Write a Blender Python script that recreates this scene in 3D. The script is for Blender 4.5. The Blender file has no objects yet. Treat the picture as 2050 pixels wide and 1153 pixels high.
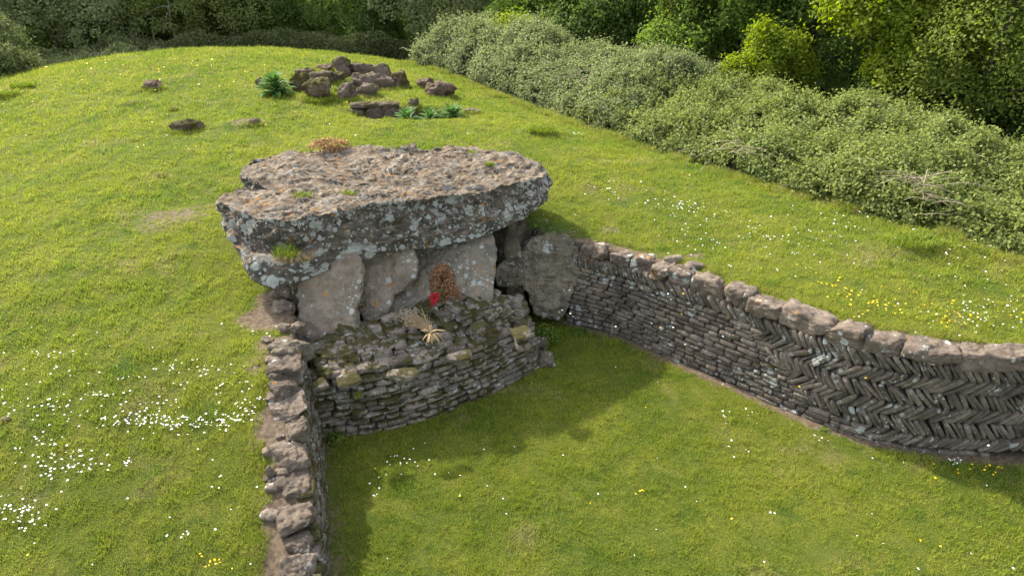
import bpy, math, random
import numpy as np
from mathutils import Vector
R = math.radians
S = bpy.context.scene
COL = S.collection

# ------------------------------------------------------------------ camera, world, sun
PITCH, FPX, CX, CY, CAMZ = 27.0, 1367.0, 1025.0, 576.5, 7.0
cd = bpy.data.cameras.new('camera'); cam = bpy.data.objects.new('camera', cd); COL.objects.link(cam)
cd.sensor_width = 36.0; cd.lens = 36.0*FPX/2050.0; cd.clip_end = 5000; cd.clip_start = 0.1
cam.location = (0, 0, CAMZ); cam.rotation_euler = (R(90-PITCH), 0, 0); S.camera = cam
SHX, SHY = 0.80, -0.88                     # shadow offset per metre of height
sun_dir = Vector((-SHX, -SHY, 1)).normalized()
EL = math.asin(sun_dir.z); AZ = math.atan2(sun_dir.x, sun_dir.y)
w = bpy.data.worlds.new('World'); S.world = w; w.use_nodes = True
nt = w.node_tree; bg = nt.nodes['Background']
sky = nt.nodes.new('ShaderNodeTexSky'); sky.sky_type = 'NISHITA'; sky.sun_disc = False
sky.sun_elevation = EL; sky.sun_rotation = AZ; sky.air_density = 1.0; sky.dust_density = 3.0
hs = nt.nodes.new('ShaderNodeHueSaturation'); hs.inputs['Saturation'].default_value = .45
nt.links.new(sky.outputs[0], hs.inputs['Color']); nt.links.new(hs.outputs[0], bg.inputs[0]); bg.inputs[1].default_value = 0.15
sd = bpy.data.lights.new('sun', 'SUN'); sd.energy = 2.6; sd.angle = R(1.5); sd.color = (1, .92, .78)
so = bpy.data.objects.new('sun', sd); COL.objects.link(so)
so.rotation_euler = sun_dir.to_track_quat('Z', 'Y').to_euler()
S.view_settings.view_transform = 'Standard'; S.view_settings.look = 'None'
S.view_settings.gamma = 1; S.view_settings.exposure = 1.75
S.render.engine = 'CYCLES'
S.cycles.max_bounces = 6; S.cycles.diffuse_bounces = 3; S.cycles.glossy_bounces = 2
S.cycles.transmission_bounces = 4; S.cycles.transparent_max_bounces = 4
S.cycles.caustics_reflective = False; S.cycles.caustics_refractive = False

# ------------------------------------------------------------------ numeric helpers
CT, ST = math.cos(R(PITCH)), math.sin(R(PITCH))
def ray(px, py):
    xd = (px-CX)/FPX; yd = (py-CY)/FPX
    return np.array([xd, CT-yd*ST, -ST-yd*CT])
def P(px, py, z):
    d = ray(px, py); t = (z-CAMZ)/d[2]
    return np.array([d[0]*t, d[1]*t, z])
def PY(px, py, Y):
    d = ray(px, py); t = Y/d[1]
    return np.array([d[0]*t, Y, CAMZ+d[2]*t])
def depth(p): return p[1]*CT - (p[2]-CAMZ)*ST
def mpp(p): return depth(p)/FPX            # metres per photo pixel at a point

_r = np.random.default_rng(7)
PERM = np.concatenate([_r.permutation(256)]*3)
GR = _r.normal(size=(256, 3)); GR /= np.linalg.norm(GR, axis=1)[:, None]
def perlin(p):
    p = np.asarray(p, float); i = np.floor(p).astype(int); f = p-i; i &= 255
    u = f*f*f*(f*(f*6-15)+10); out = 0
    for dx in (0, 1):
        wx = u[:, 0] if dx else 1-u[:, 0]
        for dy in (0, 1):
            wy = u[:, 1] if dy else 1-u[:, 1]
            for dz in (0, 1):
                wz = u[:, 2] if dz else 1-u[:, 2]
                h = PERM[PERM[PERM[(i[:, 0]+dx) & 255]+((i[:, 1]+dy) & 255)]+((i[:, 2]+dz) & 255)]
                g = GR[h]
                out = out + wx*wy*wz*(g[:, 0]*(f[:, 0]-dx)+g[:, 1]*(f[:, 1]-dy)+g[:, 2]*(f[:, 2]-dz))
    return out*1.5
def fbm(p, o=4, gain=.5):
    p = np.asarray(p, float); a = 1; s = 0
    for k in range(o): s = s+a*perlin(p*2**k+17.3*k); a *= gain
    return s
def ridged(p, o=4, gain=.5):
    p = np.asarray(p, float); a = 1; s = 0
    for k in range(o): s = s+a*(1-2*np.abs(perlin(p*2**k+9.1*k))); a *= gain
    return s
def xy0(x, y, s=1., o=0.):
    x = np.asarray(x, float); y = np.asarray(y, float)
    return np.stack([x*s+o, y*s+o*1.7, np.full(x.shape, o)], -1)
def sstep(a, b, x):
    t = np.clip((x-a)/(b-a), 0, 1); return t*t*(3-2*t)

# ------------------------------------------------------------------ mesh helpers
def base_obj(o, name, label=None, cat=None, group=None, kind=None):
    if label: o['label'] = label
    if cat: o['category'] = cat
    if group: o['group'] = group
    if kind: o['kind'] = kind
    return o
def mk(name, V, F, mat, parent=None, loc=None, smooth=True, attr=None, mats=None, midx=None, **tags):
    """V world coordinates (N,3); F (M,k) array; one mesh object"""
    V = np.asarray(V, float); F = np.asarray(F, int)
    if parent is not None: org = np.array(parent['_o'])
    elif loc is not None: org = np.array(loc, float)
    else:
        org = np.array([(V[:, 0].min()+V[:, 0].max())/2, (V[:, 1].min()+V[:, 1].max())/2, V[:, 2].min()])
    me = bpy.data.meshes.new(name); k = F.shape[1]
    me.vertices.add(len(V)); me.vertices.foreach_set('co', (V-org).astype(np.float32).ravel())
    me.loops.add(F.size); me.loops.foreach_set('vertex_index', F.astype(np.int32).ravel())
    me.polygons.add(len(F)); me.polygons.foreach_set('loop_start', np.arange(0, F.size, k, dtype=np.int32))
    me.polygons.foreach_set('loop_total', np.full(len(F), k, np.int32))
    if smooth: me.polygons.foreach_set('use_smooth', np.ones(len(F), bool))
    for m in (mats or [mat]): me.materials.append(m)
    if midx is not None: me.polygons.foreach_set('material_index', np.asarray(midx, np.int32))
    for an, av in (attr or {}).items():
        av = np.asarray(av, np.float32)
        a = me.attributes.new(an, 'FLOAT', 'POINT' if len(av) == len(V) else 'FACE')
        a.data.foreach_set('value', av)
    me.update(calc_edges=True)
    o = bpy.data.objects.new(name, me); COL.objects.link(o)
    if parent is not None: o.parent = parent; o['_o'] = [float(a) for a in org]
    else: o.location = org.tolist(); o['_o'] = [float(a) for a in org]
    return base_obj(o, name, **tags)
def root(name, loc, **tags):
    o = bpy.data.objects.new(name, None); o.empty_display_size = .2; COL.objects.link(o)
    o.location = [float(a) for a in loc]; o['_o'] = [float(a) for a in loc]
    return base_obj(o, name, **tags)
def vnormals(V, F):
    a = V[F[:, 0]]; n = np.cross(V[F[:, 2]]-a, V[F[:, -1]]-V[F[:, 1]]) if F.shape[1] == 4 else np.cross(V[F[:, 1]]-a, V[F[:, 2]]-a)
    N = np.zeros_like(V)
    for k in range(F.shape[1]):
        for c in range(3): N[:, c] += np.bincount(F[:, k], n[:, c], len(V))
    return N/np.maximum(np.linalg.norm(N, axis=1), 1e-9)[:, None]
_ct = {}
def cube_t(n):
    if n in _ct: return _ct[n]
    idx = {}; V = []; F = []
    def vid(p):
        if p not in idx: idx[p] = len(V); V.append(p)
        return idx[p]
    for ax in range(3):
        for sgn in (0, n):
            for i in range(n):
                for j in range(n):
                    q = []
                    for a, b in ((0, 0), (1, 0), (1, 1), (0, 1)):
                        p = [0, 0, 0]; p[ax] = sgn; p[(ax+1) % 3] = i+a; p[(ax+2) % 3] = j+b; q.append(vid(tuple(p)))
                    F.append(q if sgn else q[::-1])
    V = np.array(V)/n*2-1.0; _ct[n] = (V, np.array(F)); return _ct[n]
def stone(dims, seed, n=4, k=5., skew=.14, amp=.05, nscale=3., cuts=0, pit=0.):
    """rounded irregular block, centred; dims = full sizes"""
    r = np.random.default_rng(seed); T, F = cube_t(n)
    T = np.tan(T*.72)/math.tan(.72)
    nr = (np.abs(T)**k).sum(1)**(1/k); p = T/nr[:, None]
    c = r.uniform(-skew, skew, (2, 2, 2, 3)); t = (p+1)/2
    d = 0
    for a in (0, 1):
        for b in (0, 1):
            for e in (0, 1):
                wgt = (t[:, 0] if a else 1-t[:, 0])*(t[:, 1] if b else 1-t[:, 1])*(t[:, 2] if e else 1-t[:, 2])
                d = d+wgt[:, None]*c[a, b, e]
    p = p+d
    for _ in range(cuts):
        nn = r.normal(size=3); nn /= np.linalg.norm(nn); off = r.uniform(.62, .95)
        e = np.maximum(p@nn-off, 0); p = p-e[:, None]*nn*.92
    D = np.array(dims)/2; m = D.mean()
    q = p*D; o = r.uniform(0, 99, 3)
    nrm = p/np.maximum(np.linalg.norm(p, axis=1), 1e-6)[:, None]
    dsp = amp*m*fbm(q/m*nscale*.5+o, 4 if n > 6 else 2)
    if pit: dsp = dsp-pit*m*np.maximum(ridged(q/m*nscale+o, 3)-.3, 0)
    return q+nrm*dsp[:, None], F
class Batch:
    def __init__(s): s.V = []; s.F = []; s.T = []; s.n = 0
    def add(s, V, F, t=0.5):
        s.V.append(V); s.F.append(F+s.n); s.T.append(np.full(len(V), t) if np.isscalar(t) else t); s.n += len(V)
    def put(s, V, F, c, X, Y, Z, t=.5): s.add(np.asarray(c)+V[:, :1]*X+V[:, 1:2]*Y+V[:, 2:3]*Z, F, t)
    def mk(s, name, mat, parent=None, **k):
        return mk(name, np.concatenate(s.V), np.concatenate(s.F), mat, parent, attr={'tint': np.concatenate(s.T)}, **k)
def tube(pts, r0, r1, k=6):
    pts = np.asarray(pts, float); n = len(pts); rr = np.linspace(r0, r1, n)
    tg = np.gradient(pts, axis=0); tg /= np.maximum(np.linalg.norm(tg, axis=1), 1e-9)[:, None]
    ref = np.where(np.abs(tg[:, 2:3]) > .9, [[1., 0, 0]], [[0, 0, 1.]]); a = np.cross(tg, ref); a /= np.linalg.norm(a, axis=1)[:, None]
    b = np.cross(tg, a); th = np.arange(k)*2*math.pi/k
    V = (pts[:, None]+rr[:, None, None]*(np.cos(th)[None, :, None]*a[:, None]+np.sin(th)[None, :, None]*b[:, None])).reshape(-1, 3)
    F = [[i*k+j, i*k+(j+1) % k, (i+1)*k+(j+1) % k, (i+1)*k+j] for i in range(n-1) for j in range(k)]
    return V, np.array(F)
def leafset(C, N, size, rng, aspect=.55, fold=.18):
    """diamond leaves; C centres, N normals"""
    n = len(C); N = N/np.maximum(np.linalg.norm(N, axis=1), 1e-9)[:, None]
    t = np.cross(N, rng.normal(size=(n, 3))); t /= np.maximum(np.linalg.norm(t, axis=1), 1e-9)[:, None]
    b = np.cross(N, t); s = (size*rng.uniform(.6, 1.35, n))[:, None]
    V = np.stack([C-t*s*.5, C+b*s*aspect*.5+N*s*fold-t*s*.05, C+t*s*.5-N*s*fold*.4, C-b*s*aspect*.5+N*s*fold-t*s*.05], 1).reshape(-1, 3)
    return V, np.arange(4*n).reshape(-1, 4)
def loop_at(pts, c, u, v, nrm, th):
    d = np.asarray(pts)-c; a = np.arctan2(d@v, d@u); r = np.hypot(d@v, d@u); h = d@nrm
    o = np.argsort(a); a, r, h = a[o], r[o], h[o]
    a = np.concatenate([a-2*math.pi, a, a+2*math.pi]); r = np.tile(r, 3); h = np.tile(h, 3)
    return np.interp(th, a, r), np.interp(th, a, h)
def smooth_p(x, k):
    n = len(x); q = np.concatenate([x[-k:], x, x[:k]]); ker = np.hanning(2*k+3)[1:-1]; ker /= ker.sum()
    return np.convolve(q, ker, 'valid')[:n] if k else x
def disc_solid(top, bot, c, u, v, nt_=200, nr=50, ns=30, nb=12, bulge=.05, sm=3, dome=0.):
    """closed body between two outlines round centre c (u, v span the plane, normal = u x v)"""
    nrm = np.cross(u, v); th = np.linspace(-math.pi, math.pi, nt_, endpoint=False)
    r1, h1 = loop_at(top, c, u, v, nrm, th); r2, h2 = loop_at(bot, c, u, v, nrm, th)
    r1, h1, r2, h2 = [smooth_p(x, sm) for x in (r1, h1, r2, h2)]
    rings = []; hm1, hm2 = h1.mean(), h2.mean()
    for i in range(nr):
        f = (i+.4)/nr; f = f**.85; g = sstep(0, 1, f); rings.append((r1*f, hm1+(h1-hm1)*g+dome*(1-f*f)))
    for i in range(ns+1):
        f = i/ns; rings.append((r1+(r2-r1)*f+bulge*math.sin(math.pi*f), h1+(h2-h1)*f))
    for i in range(nb):
        f = 1-(i+1)/(nb+.5); rings.append((r2*f, hm2+(h2-hm2)*f))
    V = np.concatenate([c+r[:, None]*(np.cos(th)[:, None]*u+np.sin(th)[:, None]*v)+h[:, None]*nrm for r, h in rings])
    m = len(rings); j = np.arange(nt_); j2 = (j+1) % nt_
    F = np.concatenate([np.stack([i*nt_+j, (i+1)*nt_+j, (i+1)*nt_+j2, i*nt_+j2], 1) for i in range(m-1)])
    sidef = np.concatenate([np.full(nt_, f) for f in [0]*nr+[1]*(ns+1)+[2]*nb])
    # close the two centres
    c1 = V[:nt_].mean(0); c2 = V[-nt_:].mean(0); k = len(V)
    V = np.concatenate([V, [c1, c2]]); sidef = np.append(sidef, [0, 2])
    F = np.concatenate([F, np.stack([np.full(nt_, k), j, j2, j2], 1)[::2]*0+0]) if False else F
    jj = np.arange(0, nt_, 2)
    F = np.concatenate([F, np.stack([np.full(len(jj), k), jj, (jj+1) % nt_, (jj+2) % nt_], 1),
                        np.stack([np.full(len(jj), k+1), (m-1)*nt_+(jj+2) % nt_, (m-1)*nt_+(jj+1) % nt_, (m-1)*nt_+jj], 1)])
    return V, F, sidef

# ------------------------------------------------------------------ materials
class NB:
    def __init__(s, name):
        s.m = bpy.data.materials.new(name); s.m.use_nodes = True; s.t = s.m.node_tree; s.N = s.t.nodes; s.L = s.t.links
        s.N.clear(); s.out = s.N.new('ShaderNodeOutputMaterial')
    def n(s, typ, **k):
        x = s.N.new('ShaderNode'+typ)
        for a, b in k.items(): setattr(x, a, b)
        return x
    def set(s, sock, v):
        if hasattr(v, 'links') or isinstance(v, bpy.types.NodeSocket): s.L.new(v, sock)
        else:
            try: sock.default_value = v
            except Exception: sock.default_value = tuple(v)+(1,)
    def obj(s): return s.n('TexCoord').outputs['Object']
    def vadd(s, a, b):
        x = s.n('VectorMath', operation='ADD'); s.set(x.inputs[0], a); s.set(x.inputs[1], b); return x.outputs[0]
    def vscale(s, a, f):
        x = s.n('VectorMath', operation='SCALE'); s.set(x.inputs[0], a); x.inputs['Scale'].default_value = f; return x.outputs[0]
    def noise(s, v, sc, det=5, rough=.6, col=False, dist=0):
        x = s.n('TexNoise'); s.set(x.inputs['Vector'], v); x.inputs['Scale'].default_value = sc
        x.inputs['Detail'].default_value = det; x.inputs['Roughness'].default_value = rough; x.inputs['Distortion'].default_value = dist
        return x.outputs['Color' if col else 'Fac']
    def vor(s, v, sc, feat='F1', rand=1):
        x = s.n('TexVoronoi', feature=feat); s.set(x.inputs['Vector'], v); x.inputs['Scale'].default_value = sc; x.inputs['Randomness'].default_value = rand
        return x
    def math(s, op, a, b=0., c=0.):
        x = s.n('Math', operation=op); s.set(x.inputs[0], a); s.set(x.inputs[1], b)
        if op in ('MULTIPLY_ADD',): s.set(x.inputs[2], c)
        return x.outputs[0]
    def rng(s, v, a, b, c=0., d=1.):
        x = s.n('MapRange', interpolation_type='SMOOTHSTEP'); s.set(x.inputs[0], v)
        for i, q in enumerate((a, b, c, d)): s.set(x.inputs[i+1], q)
        return x.outputs[0]
    def mix(s, f, a, b):
        x = s.n('Mix', data_type='RGBA'); s.set(x.inputs[0], f)
        for i, q in ((6, a), (7, b)):
            if isinstance(q, (tuple, list)): x.inputs[i].default_value = tuple(q[:3])+(1,)
            else: s.L.new(q, x.inputs[i])
        return x.outputs[2]
    def attr(s, nme): return s.n('Attribute', attribute_name=nme).outputs['Fac']
    def bump(s, h, st, dist, nrm=None):
        x = s.n('Bump'); x.inputs['Strength'].default_value = st; x.inputs['Distance'].default_value = dist; s.set(x.inputs['Height'], h)
        if nrm is not None: s.L.new(nrm, x.inputs['Normal'])
        return x.outputs[0]
    def bsdf(s, col, rough=.9, nrm=None, spec=.2):
        x = s.n('BsdfPrincipled')
        if isinstance(col, (tuple, list)): x.inputs['Base Color'].default_value = tuple(col[:3])+(1,)
        else: s.L.new(col, x.inputs['Base Color'])
        s.set(x.inputs['Roughness'], rough); x.inputs['Specular IOR Level'].default_value = spec
        if nrm is not None: s.L.new(nrm, x.inputs['Normal'])
        return x.outputs[0]
    def fin(s, sh): s.L.new(sh, s.out.inputs[0]); return s.m

def rock_mat(name, c1, c2, c3=(.05, .045, .04), lichen=.5, orange=.2, moss=0., mossall=False, top=None, sc=1., dark=.4, bs=1., lcol=(.50, .52, .48)):
    b = NB(name); o = b.obj(); warp = b.noise(o, 5*sc, 3, .6, col=True)
    v = b.vadd(o, b.vscale(warp, .12))
    tint = b.attr('tint')
    big = b.noise(o, 1.7*sc, 4, .6); mid = b.noise(v, 9*sc, 6, .7); fine = b.noise(v, 45*sc, 5, .75)
    col = b.mix(b.rng(mid, .3, .7), c1, c2)
    col = b.mix(b.math('MULTIPLY', b.rng(big, .45, .62), .5), col, tuple(x*.62 for x in c1))
    if top is not None:
        g = b.n('NewGeometry'); sep = b.n('SeparateXYZ'); b.L.new(g.outputs['Normal'], sep.inputs[0])
        tp = b.rng(b.math('ADD', sep.outputs[2], b.math('MULTIPLY', b.math('SUBTRACT', mid, .5), .5)), .55, .8)
        tcol = b.mix(b.rng(b.noise(o, 3*sc, 6, .75), .38, .62), top, tuple(x*.55 for x in top)); tcol = b.mix(b.rng(b.noise(b.vadd(o, (3, 3, 3)), 6*sc, 6, .75), .56, .66), tcol, tuple(x*1.35 for x in top))
        col = b.mix(tp, col, tcol)
    # dark weathering
    dk = b.math('MULTIPLY', b.rng(b.noise(v, 3.2*sc, 5, .7), .47, .62), dark); 
    if top is not None: dk = b.math('MULTIPLY', dk, b.math('SUBTRACT', 1.0, b.math('MULTIPLY', tp, .6)))
    col = b.mix(dk, col, c3)
    col = b.mix(b.math('MULTIPLY', b.rng(fine, .5, .75), .45), col, tuple(min(1, x*1.7) for x in c2))
    col = b.mix(b.math('MULTIPLY', b.rng(fine, .48, .25), .6), col, tuple(x*.4 for x in c1))
    # per-stone tint
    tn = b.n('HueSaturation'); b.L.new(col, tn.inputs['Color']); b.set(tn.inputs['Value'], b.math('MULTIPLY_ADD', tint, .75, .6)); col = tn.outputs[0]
    # crustose lichen discs
    if lichen > 0:
        lm = None
        for (s_, th_, cut) in ((4.2*sc, .44, .50), (8.5*sc, .42, .44), (19*sc, .34, .5)):
            vo = b.vor(b.vadd(o, b.vscale(warp, .10)), s_); sp = b.n('SeparateColor'); b.L.new(vo.outputs['Color'], sp.inputs[0])
            on = b.rng(b.math('ADD', sp.outputs[0], b.math('MULTIPLY', b.rng(b.noise(o, 1.3*sc, 2, .5), .35, .65), .45)), 1.30-lichen*.8, 1.34-lichen*.8)
            rad = b.math('MULTIPLY', sp.outputs[1], th_)
            m = b.math('MULTIPLY', on, b.rng(b.math('SUBTRACT', b.math('ADD', rad, .12), b.math('ADD', vo.outputs['Distance'], b.math('MULTIPLY', b.math('SUBTRACT', fine, .5), .35))), 0., .07))
            lm = m if lm is None else b.math('MAXIMUM', lm, m)
        cap_ = .022 if top is not None else 0.
        pt = b.rng(b.math('ADD', b.noise(b.vadd(o, (5, 2, 9)), 4.2*sc, 8, .72), b.math('MULTIPLY', b.math('SUBTRACT', lichen, .5), .08)), .595-cap_, .625-cap_)
        lm = b.math('MAXIMUM', lm, b.math('MULTIPLY', pt, .9))
        if top is not None: lm = b.math('MULTIPLY', lm, b.math('SUBTRACT', 1.0, b.math('MULTIPLY', tp, .72)))
        lc = b.mix(b.rng(mid, .3, .7), lcol, tuple(x*.72 for x in lcol))
        col = b.mix(b.math('MULTIPLY', lm, .85), col, lc)
    if orange > 0:
        vo = b.vor(b.vadd(o, b.vscale(warp, .14)), 8*sc); sp = b.n('SeparateColor'); b.L.new(vo.outputs['Color'], sp.inputs[0])
        on = b.math('MULTIPLY', b.rng(sp.outputs[2], 1-orange*.35, 1.02-orange*.35), b.rng(b.noise(b.vadd(o, (7, 3, 1)), 1.1*sc, 2, .5), .42, .58))
        m = b.math('MULTIPLY', on, b.rng(b.math('ADD', vo.outputs['Distance'], b.math('MULTIPLY', b.math('SUBTRACT', fine, .5), .3)), .36, .28))
        col = b.mix(b.math('MULTIPLY', m, .8), col, (.42, .19, .035))
    if moss > 0:
        g2 = b.n('NewGeometry'); s2 = b.n('SeparateXYZ'); b.L.new(g2.outputs['Normal'], s2.inputs[0])
        mn = b.math('ADD', b.noise(v, 2.6*sc, 5, .7), b.math('MULTIPLY', s2.outputs[2], .0 if mossall else .12))
        mm = b.rng(mn, .72-moss*.3, .80-moss*.3)
        mc = b.mix(b.rng(fine, .3, .7), (.030, .032, .006), (.085, .072, .013))
        col = b.mix(b.math('MULTIPLY', mm, .9), col, mc)
    h = b.math('ADD', b.math('MULTIPLY', mid, 1.0), b.math('MULTIPLY', fine, .5))
    n1 = b.bump(h, .9*bs, .05); n2 = b.bump(b.noise(v, 130*sc, 3, .7), .6*bs, .008, n1)
    return b.fin(b.bsdf(col, .93, n2, .15))

def leaf_mat(name, c1, c2, trans=.45, rough=.5, hl=(.2, .25, .05)):
    b = NB(name); rd = b.attr('rnd'); o = b.obj(); big = b.noise(o, .8, 3, .6)
    col = b.mix(rd, c1, c2); col = b.mix(b.math('MULTIPLY', b.rng(big, .4, .65), .35), col, hl)
    p = b.bsdf(col, .65, None, .12); t = b.n('BsdfTranslucent')
    tc = b.n('HueSaturation'); tc.inputs['Saturation'].default_value = 1.15; tc.inputs['Value'].default_value = 1.25
    b.L.new(col, tc.inputs['Color']); b.L.new(tc.outputs[0], t.inputs[0])
    m = b.n('MixShader'); m.inputs[0].default_value = trans; b.L.new(p, m.inputs[1]); b.L.new(t.outputs[0], m.inputs[2])
    return b.fin(m.outputs[0])
def turf_cols(b, v):
    """world-position driven turf colour: green, yellow-green and dry patches"""
    n1 = b.noise(v, .32, 4, .6); n2 = b.noise(v, 1.6, 5, .65); n3 = b.noise(v, 7, 4, .7)
    col = b.mix(b.rng(n1, .38, .62), GRASS[0], GRASS[1])
    col = b.mix(b.math('MULTIPLY', b.rng(n2, .45, .66), .75), col, GRASS[2])
    col = b.mix(b.math('MULTIPLY', b.rng(b.noise(b.vadd(v, (31, 7, 0)), .75, 6, .72), .54, .68), .6), col, GRASS[3])
    col = b.mix(b.math('MULTIPLY', b.rng(b.noise(b.vadd(v, (3, 17, 0)), 1.15, 5, .7), .55, .66), .65), col, GRASS[5])
    col = b.mix(b.math('MULTIPLY', b.rng(n3, .52, .3), .45), col, GRASS[4])
    return col
GRASS = [(.175, .245, .028), (.295, .33, .038), (.36, .37, .058), (.43, .36, .16), (.075, .145, .018), (.085, .185, .024)]
def world_pos(b): return b.n('NewGeometry').outputs['Position']
def turf_mat(name):
    b = NB(name); v = world_pos(b); col = turf_cols(b, v)
    sp_ = b.noise(v, 95, 3, .8); col2 = b.mix(b.rng(sp_, .62, .38), col, (.022, .032, .006)); col2 = b.mix(.25, col2, (.05, .055, .015))
    s = b.attr('soil'); mm = b.noise(v, 14, 5, .7)
    so_ = b.mix(b.rng(mm, .3, .7), (.11, .078, .052), (.26, .20, .14))
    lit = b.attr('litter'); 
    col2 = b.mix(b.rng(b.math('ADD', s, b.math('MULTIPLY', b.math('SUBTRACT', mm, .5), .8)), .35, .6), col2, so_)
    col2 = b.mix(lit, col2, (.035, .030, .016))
    nn = b.bump(b.noise(v, 60, 5, .8), 1., .05)
    return b.fin(b.bsdf(col2, .95, nn, .1))
def blade_mat(name):
    b = NB(name); v = world_pos(b); col = turf_cols(b, v); rd = b.attr('rnd')
    col = b.mix(b.math('MULTIPLY', b.rng(rd, .0, 1.), .5), col, (.33, .42, .05))
    col = b.mix(b.rng(rd, .93, .97), col, (.30, .24, .09))
    p = b.bsdf(col, .7, None, .1); t = b.n('BsdfTranslucent'); b.L.new(col, t.inputs[0])
    m = b.n('MixShader'); m.inputs[0].default_value = .42; b.L.new(p, m.inputs[1]); b.L.new(t.outputs[0], m.inputs[2])
    return b.fin(m.outputs[0])
def plain(name, c1, c2, sc=20, rough=.8, trans=0., bs=.4):
    b = NB(name); o = b.obj(); n_ = b.noise(o, sc, 5, .7); rd = b.attr('rnd')
    col = b.mix(b.rng(b.math('ADD', n_, b.math('MULTIPLY', b.math('SUBTRACT', rd, .5), .5)), .25, .75), c1, c2)
    p = b.bsdf(col, rough, b.bump(n_, bs, .01), .2)
    if trans:
        t = b.n('BsdfTranslucent'); b.L.new(col, t.inputs[0]); m = b.n('MixShader'); m.inputs[0].default_value = trans
        b.L.new(p, m.inputs[1]); b.L.new(t.outputs[0], m.inputs[2]); p = m.outputs[0]
    return b.fin(p)

M = {}
M['turf'] = turf_mat('turf'); M['blade'] = blade_mat('grass_blades')
M['soil'] = plain('bare_earth', (.09, .066, .045), (.22, .17, .12), 12, .95)
M['cap'] = rock_mat('capstone_rock', (.082, .071, .056), (.165, .143, .115), lichen=.84, orange=.45, top=(.225, .168, .112), dark=.8, sc=1., bs=1.15)
M['ortho'] = rock_mat('upright_rock', (.215, .172, .125), (.31, .255, .19), (.11, .10, .085), lichen=.28, orange=.25, dark=.35, sc=1., bs=.8)
M['ortho2'] = rock_mat('lichened_upright_rock', (.185, .16, .12), (.275, .235, .18), (.10, .095, .08), lichen=.50, orange=1.3, dark=.45, sc=1., bs=.8)
M['grey'] = rock_mat('grey_boulder_rock', (.16, .135, .095), (.27, .23, .165), lichen=.2, orange=.25, dark=.55, sc=1.)
M['wall'] = rock_mat('dry_stone', (.145, .120, .094), (.265, .222, .175), lichen=.24, orange=.22, dark=.45, moss=.12, sc=1.5)
M['block'] = rock_mat('mossy_dry_stone', (.165, .138, .110), (.30, .25, .205), lichen=.30, orange=.12, dark=.40, moss=.58, sc=1.5)
M['coping'] = rock_mat('coping_rock', (.145, .112, .084), (.24, .195, .15), (.07, .06, .05), lichen=.14, orange=.25, dark=.5, sc=1.)
M['mossrock'] = rock_mat('mossy_field_rock', (.10, .075, .055), (.18, .135, .10), (.04, .03, .025), lichen=0, orange=0, moss=.85, dark=.5)
M['fieldrock'] = rock_mat('field_rock', (.115, .088, .068), (.20, .155, .12), (.04, .035, .03), lichen=0, orange=0, moss=.55, dark=.5)
M['redrock'] = rock_mat('red_field_rock', (.115, .080, .058), (.195, .135, .10), (.09, .06, .04), lichen=.08, orange=0, moss=.35, dark=.4)
M['bark'] = plain('bark', (.07, .055, .04), (.19, .16, .12), 12)
M['palebark'] = plain('pale_bark', (.22, .19, .15), (.38, .34, .28), 12)
M['cane'] = plain('dry_canes', (.30, .25, .17), (.52, .45, .33), 10)
M['leaf_pale'] = leaf_mat('leaf_pale', (.115, .15, .035), (.29, .32, .105), .4, hl=(.20, .27, .10))
M['leaf_grey'] = leaf_mat('leaf_grey', (.13, .17, .058), (.31, .345, .16), .38, hl=(.19, .23, .11))
M['leaf_mid'] = leaf_mat('leaf_mid', (.095, .16, .03), (.21, .29, .06), .5, hl=(.11, .17, .03))
M['leaf_dark'] = leaf_mat('leaf_dark', (.075, .125, .032), (.18, .25, .065), .5, hl=(.07, .11, .025))
M['leaf_bright'] = leaf_mat('leaf_bright', (.12, .19, .018), (.32, .38, .05), .5, hl=(.22, .26, .02))
M['leaf_olive'] = leaf_mat('leaf_olive', (.11, .165, .028), (.26, .31, .07), .5, hl=(.15, .18, .04))
M['leaf_undr'] = leaf_mat('leaf_dull', (.07, .10, .03), (.19, .22, .09), .4, hl=(.11, .14, .05))
M['leaf_big'] = leaf_mat('leaf_big', (.075, .16, .035), (.15, .25, .08), .35, hl=(.11, .2, .05))
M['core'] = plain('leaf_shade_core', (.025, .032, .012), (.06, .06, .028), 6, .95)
M['daisy'] = plain('daisy_petals', (.78, .78, .76), (.85, .85, .83), 5, .7, .2)
M['yellow'] = plain('buttercup_petals', (.80, .50, .01), (.85, .60, .02), 5, .5, .1)
M['brown'] = plain('dried_leaves', (.10, .045, .025), (.30, .16, .07), 25, .8, .2)
M['rust'] = plain('dried_garland_leaves', (.17, .085, .035), (.44, .27, .11), 25, .8, .2)
M['straw'] = plain('straw', (.34, .25, .14), (.62, .50, .32), 15, .8, .2)
M['red'] = plain('red_ribbon', (.22, .003, .008), (.62, .008, .016), 15, .5, .1)

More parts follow.
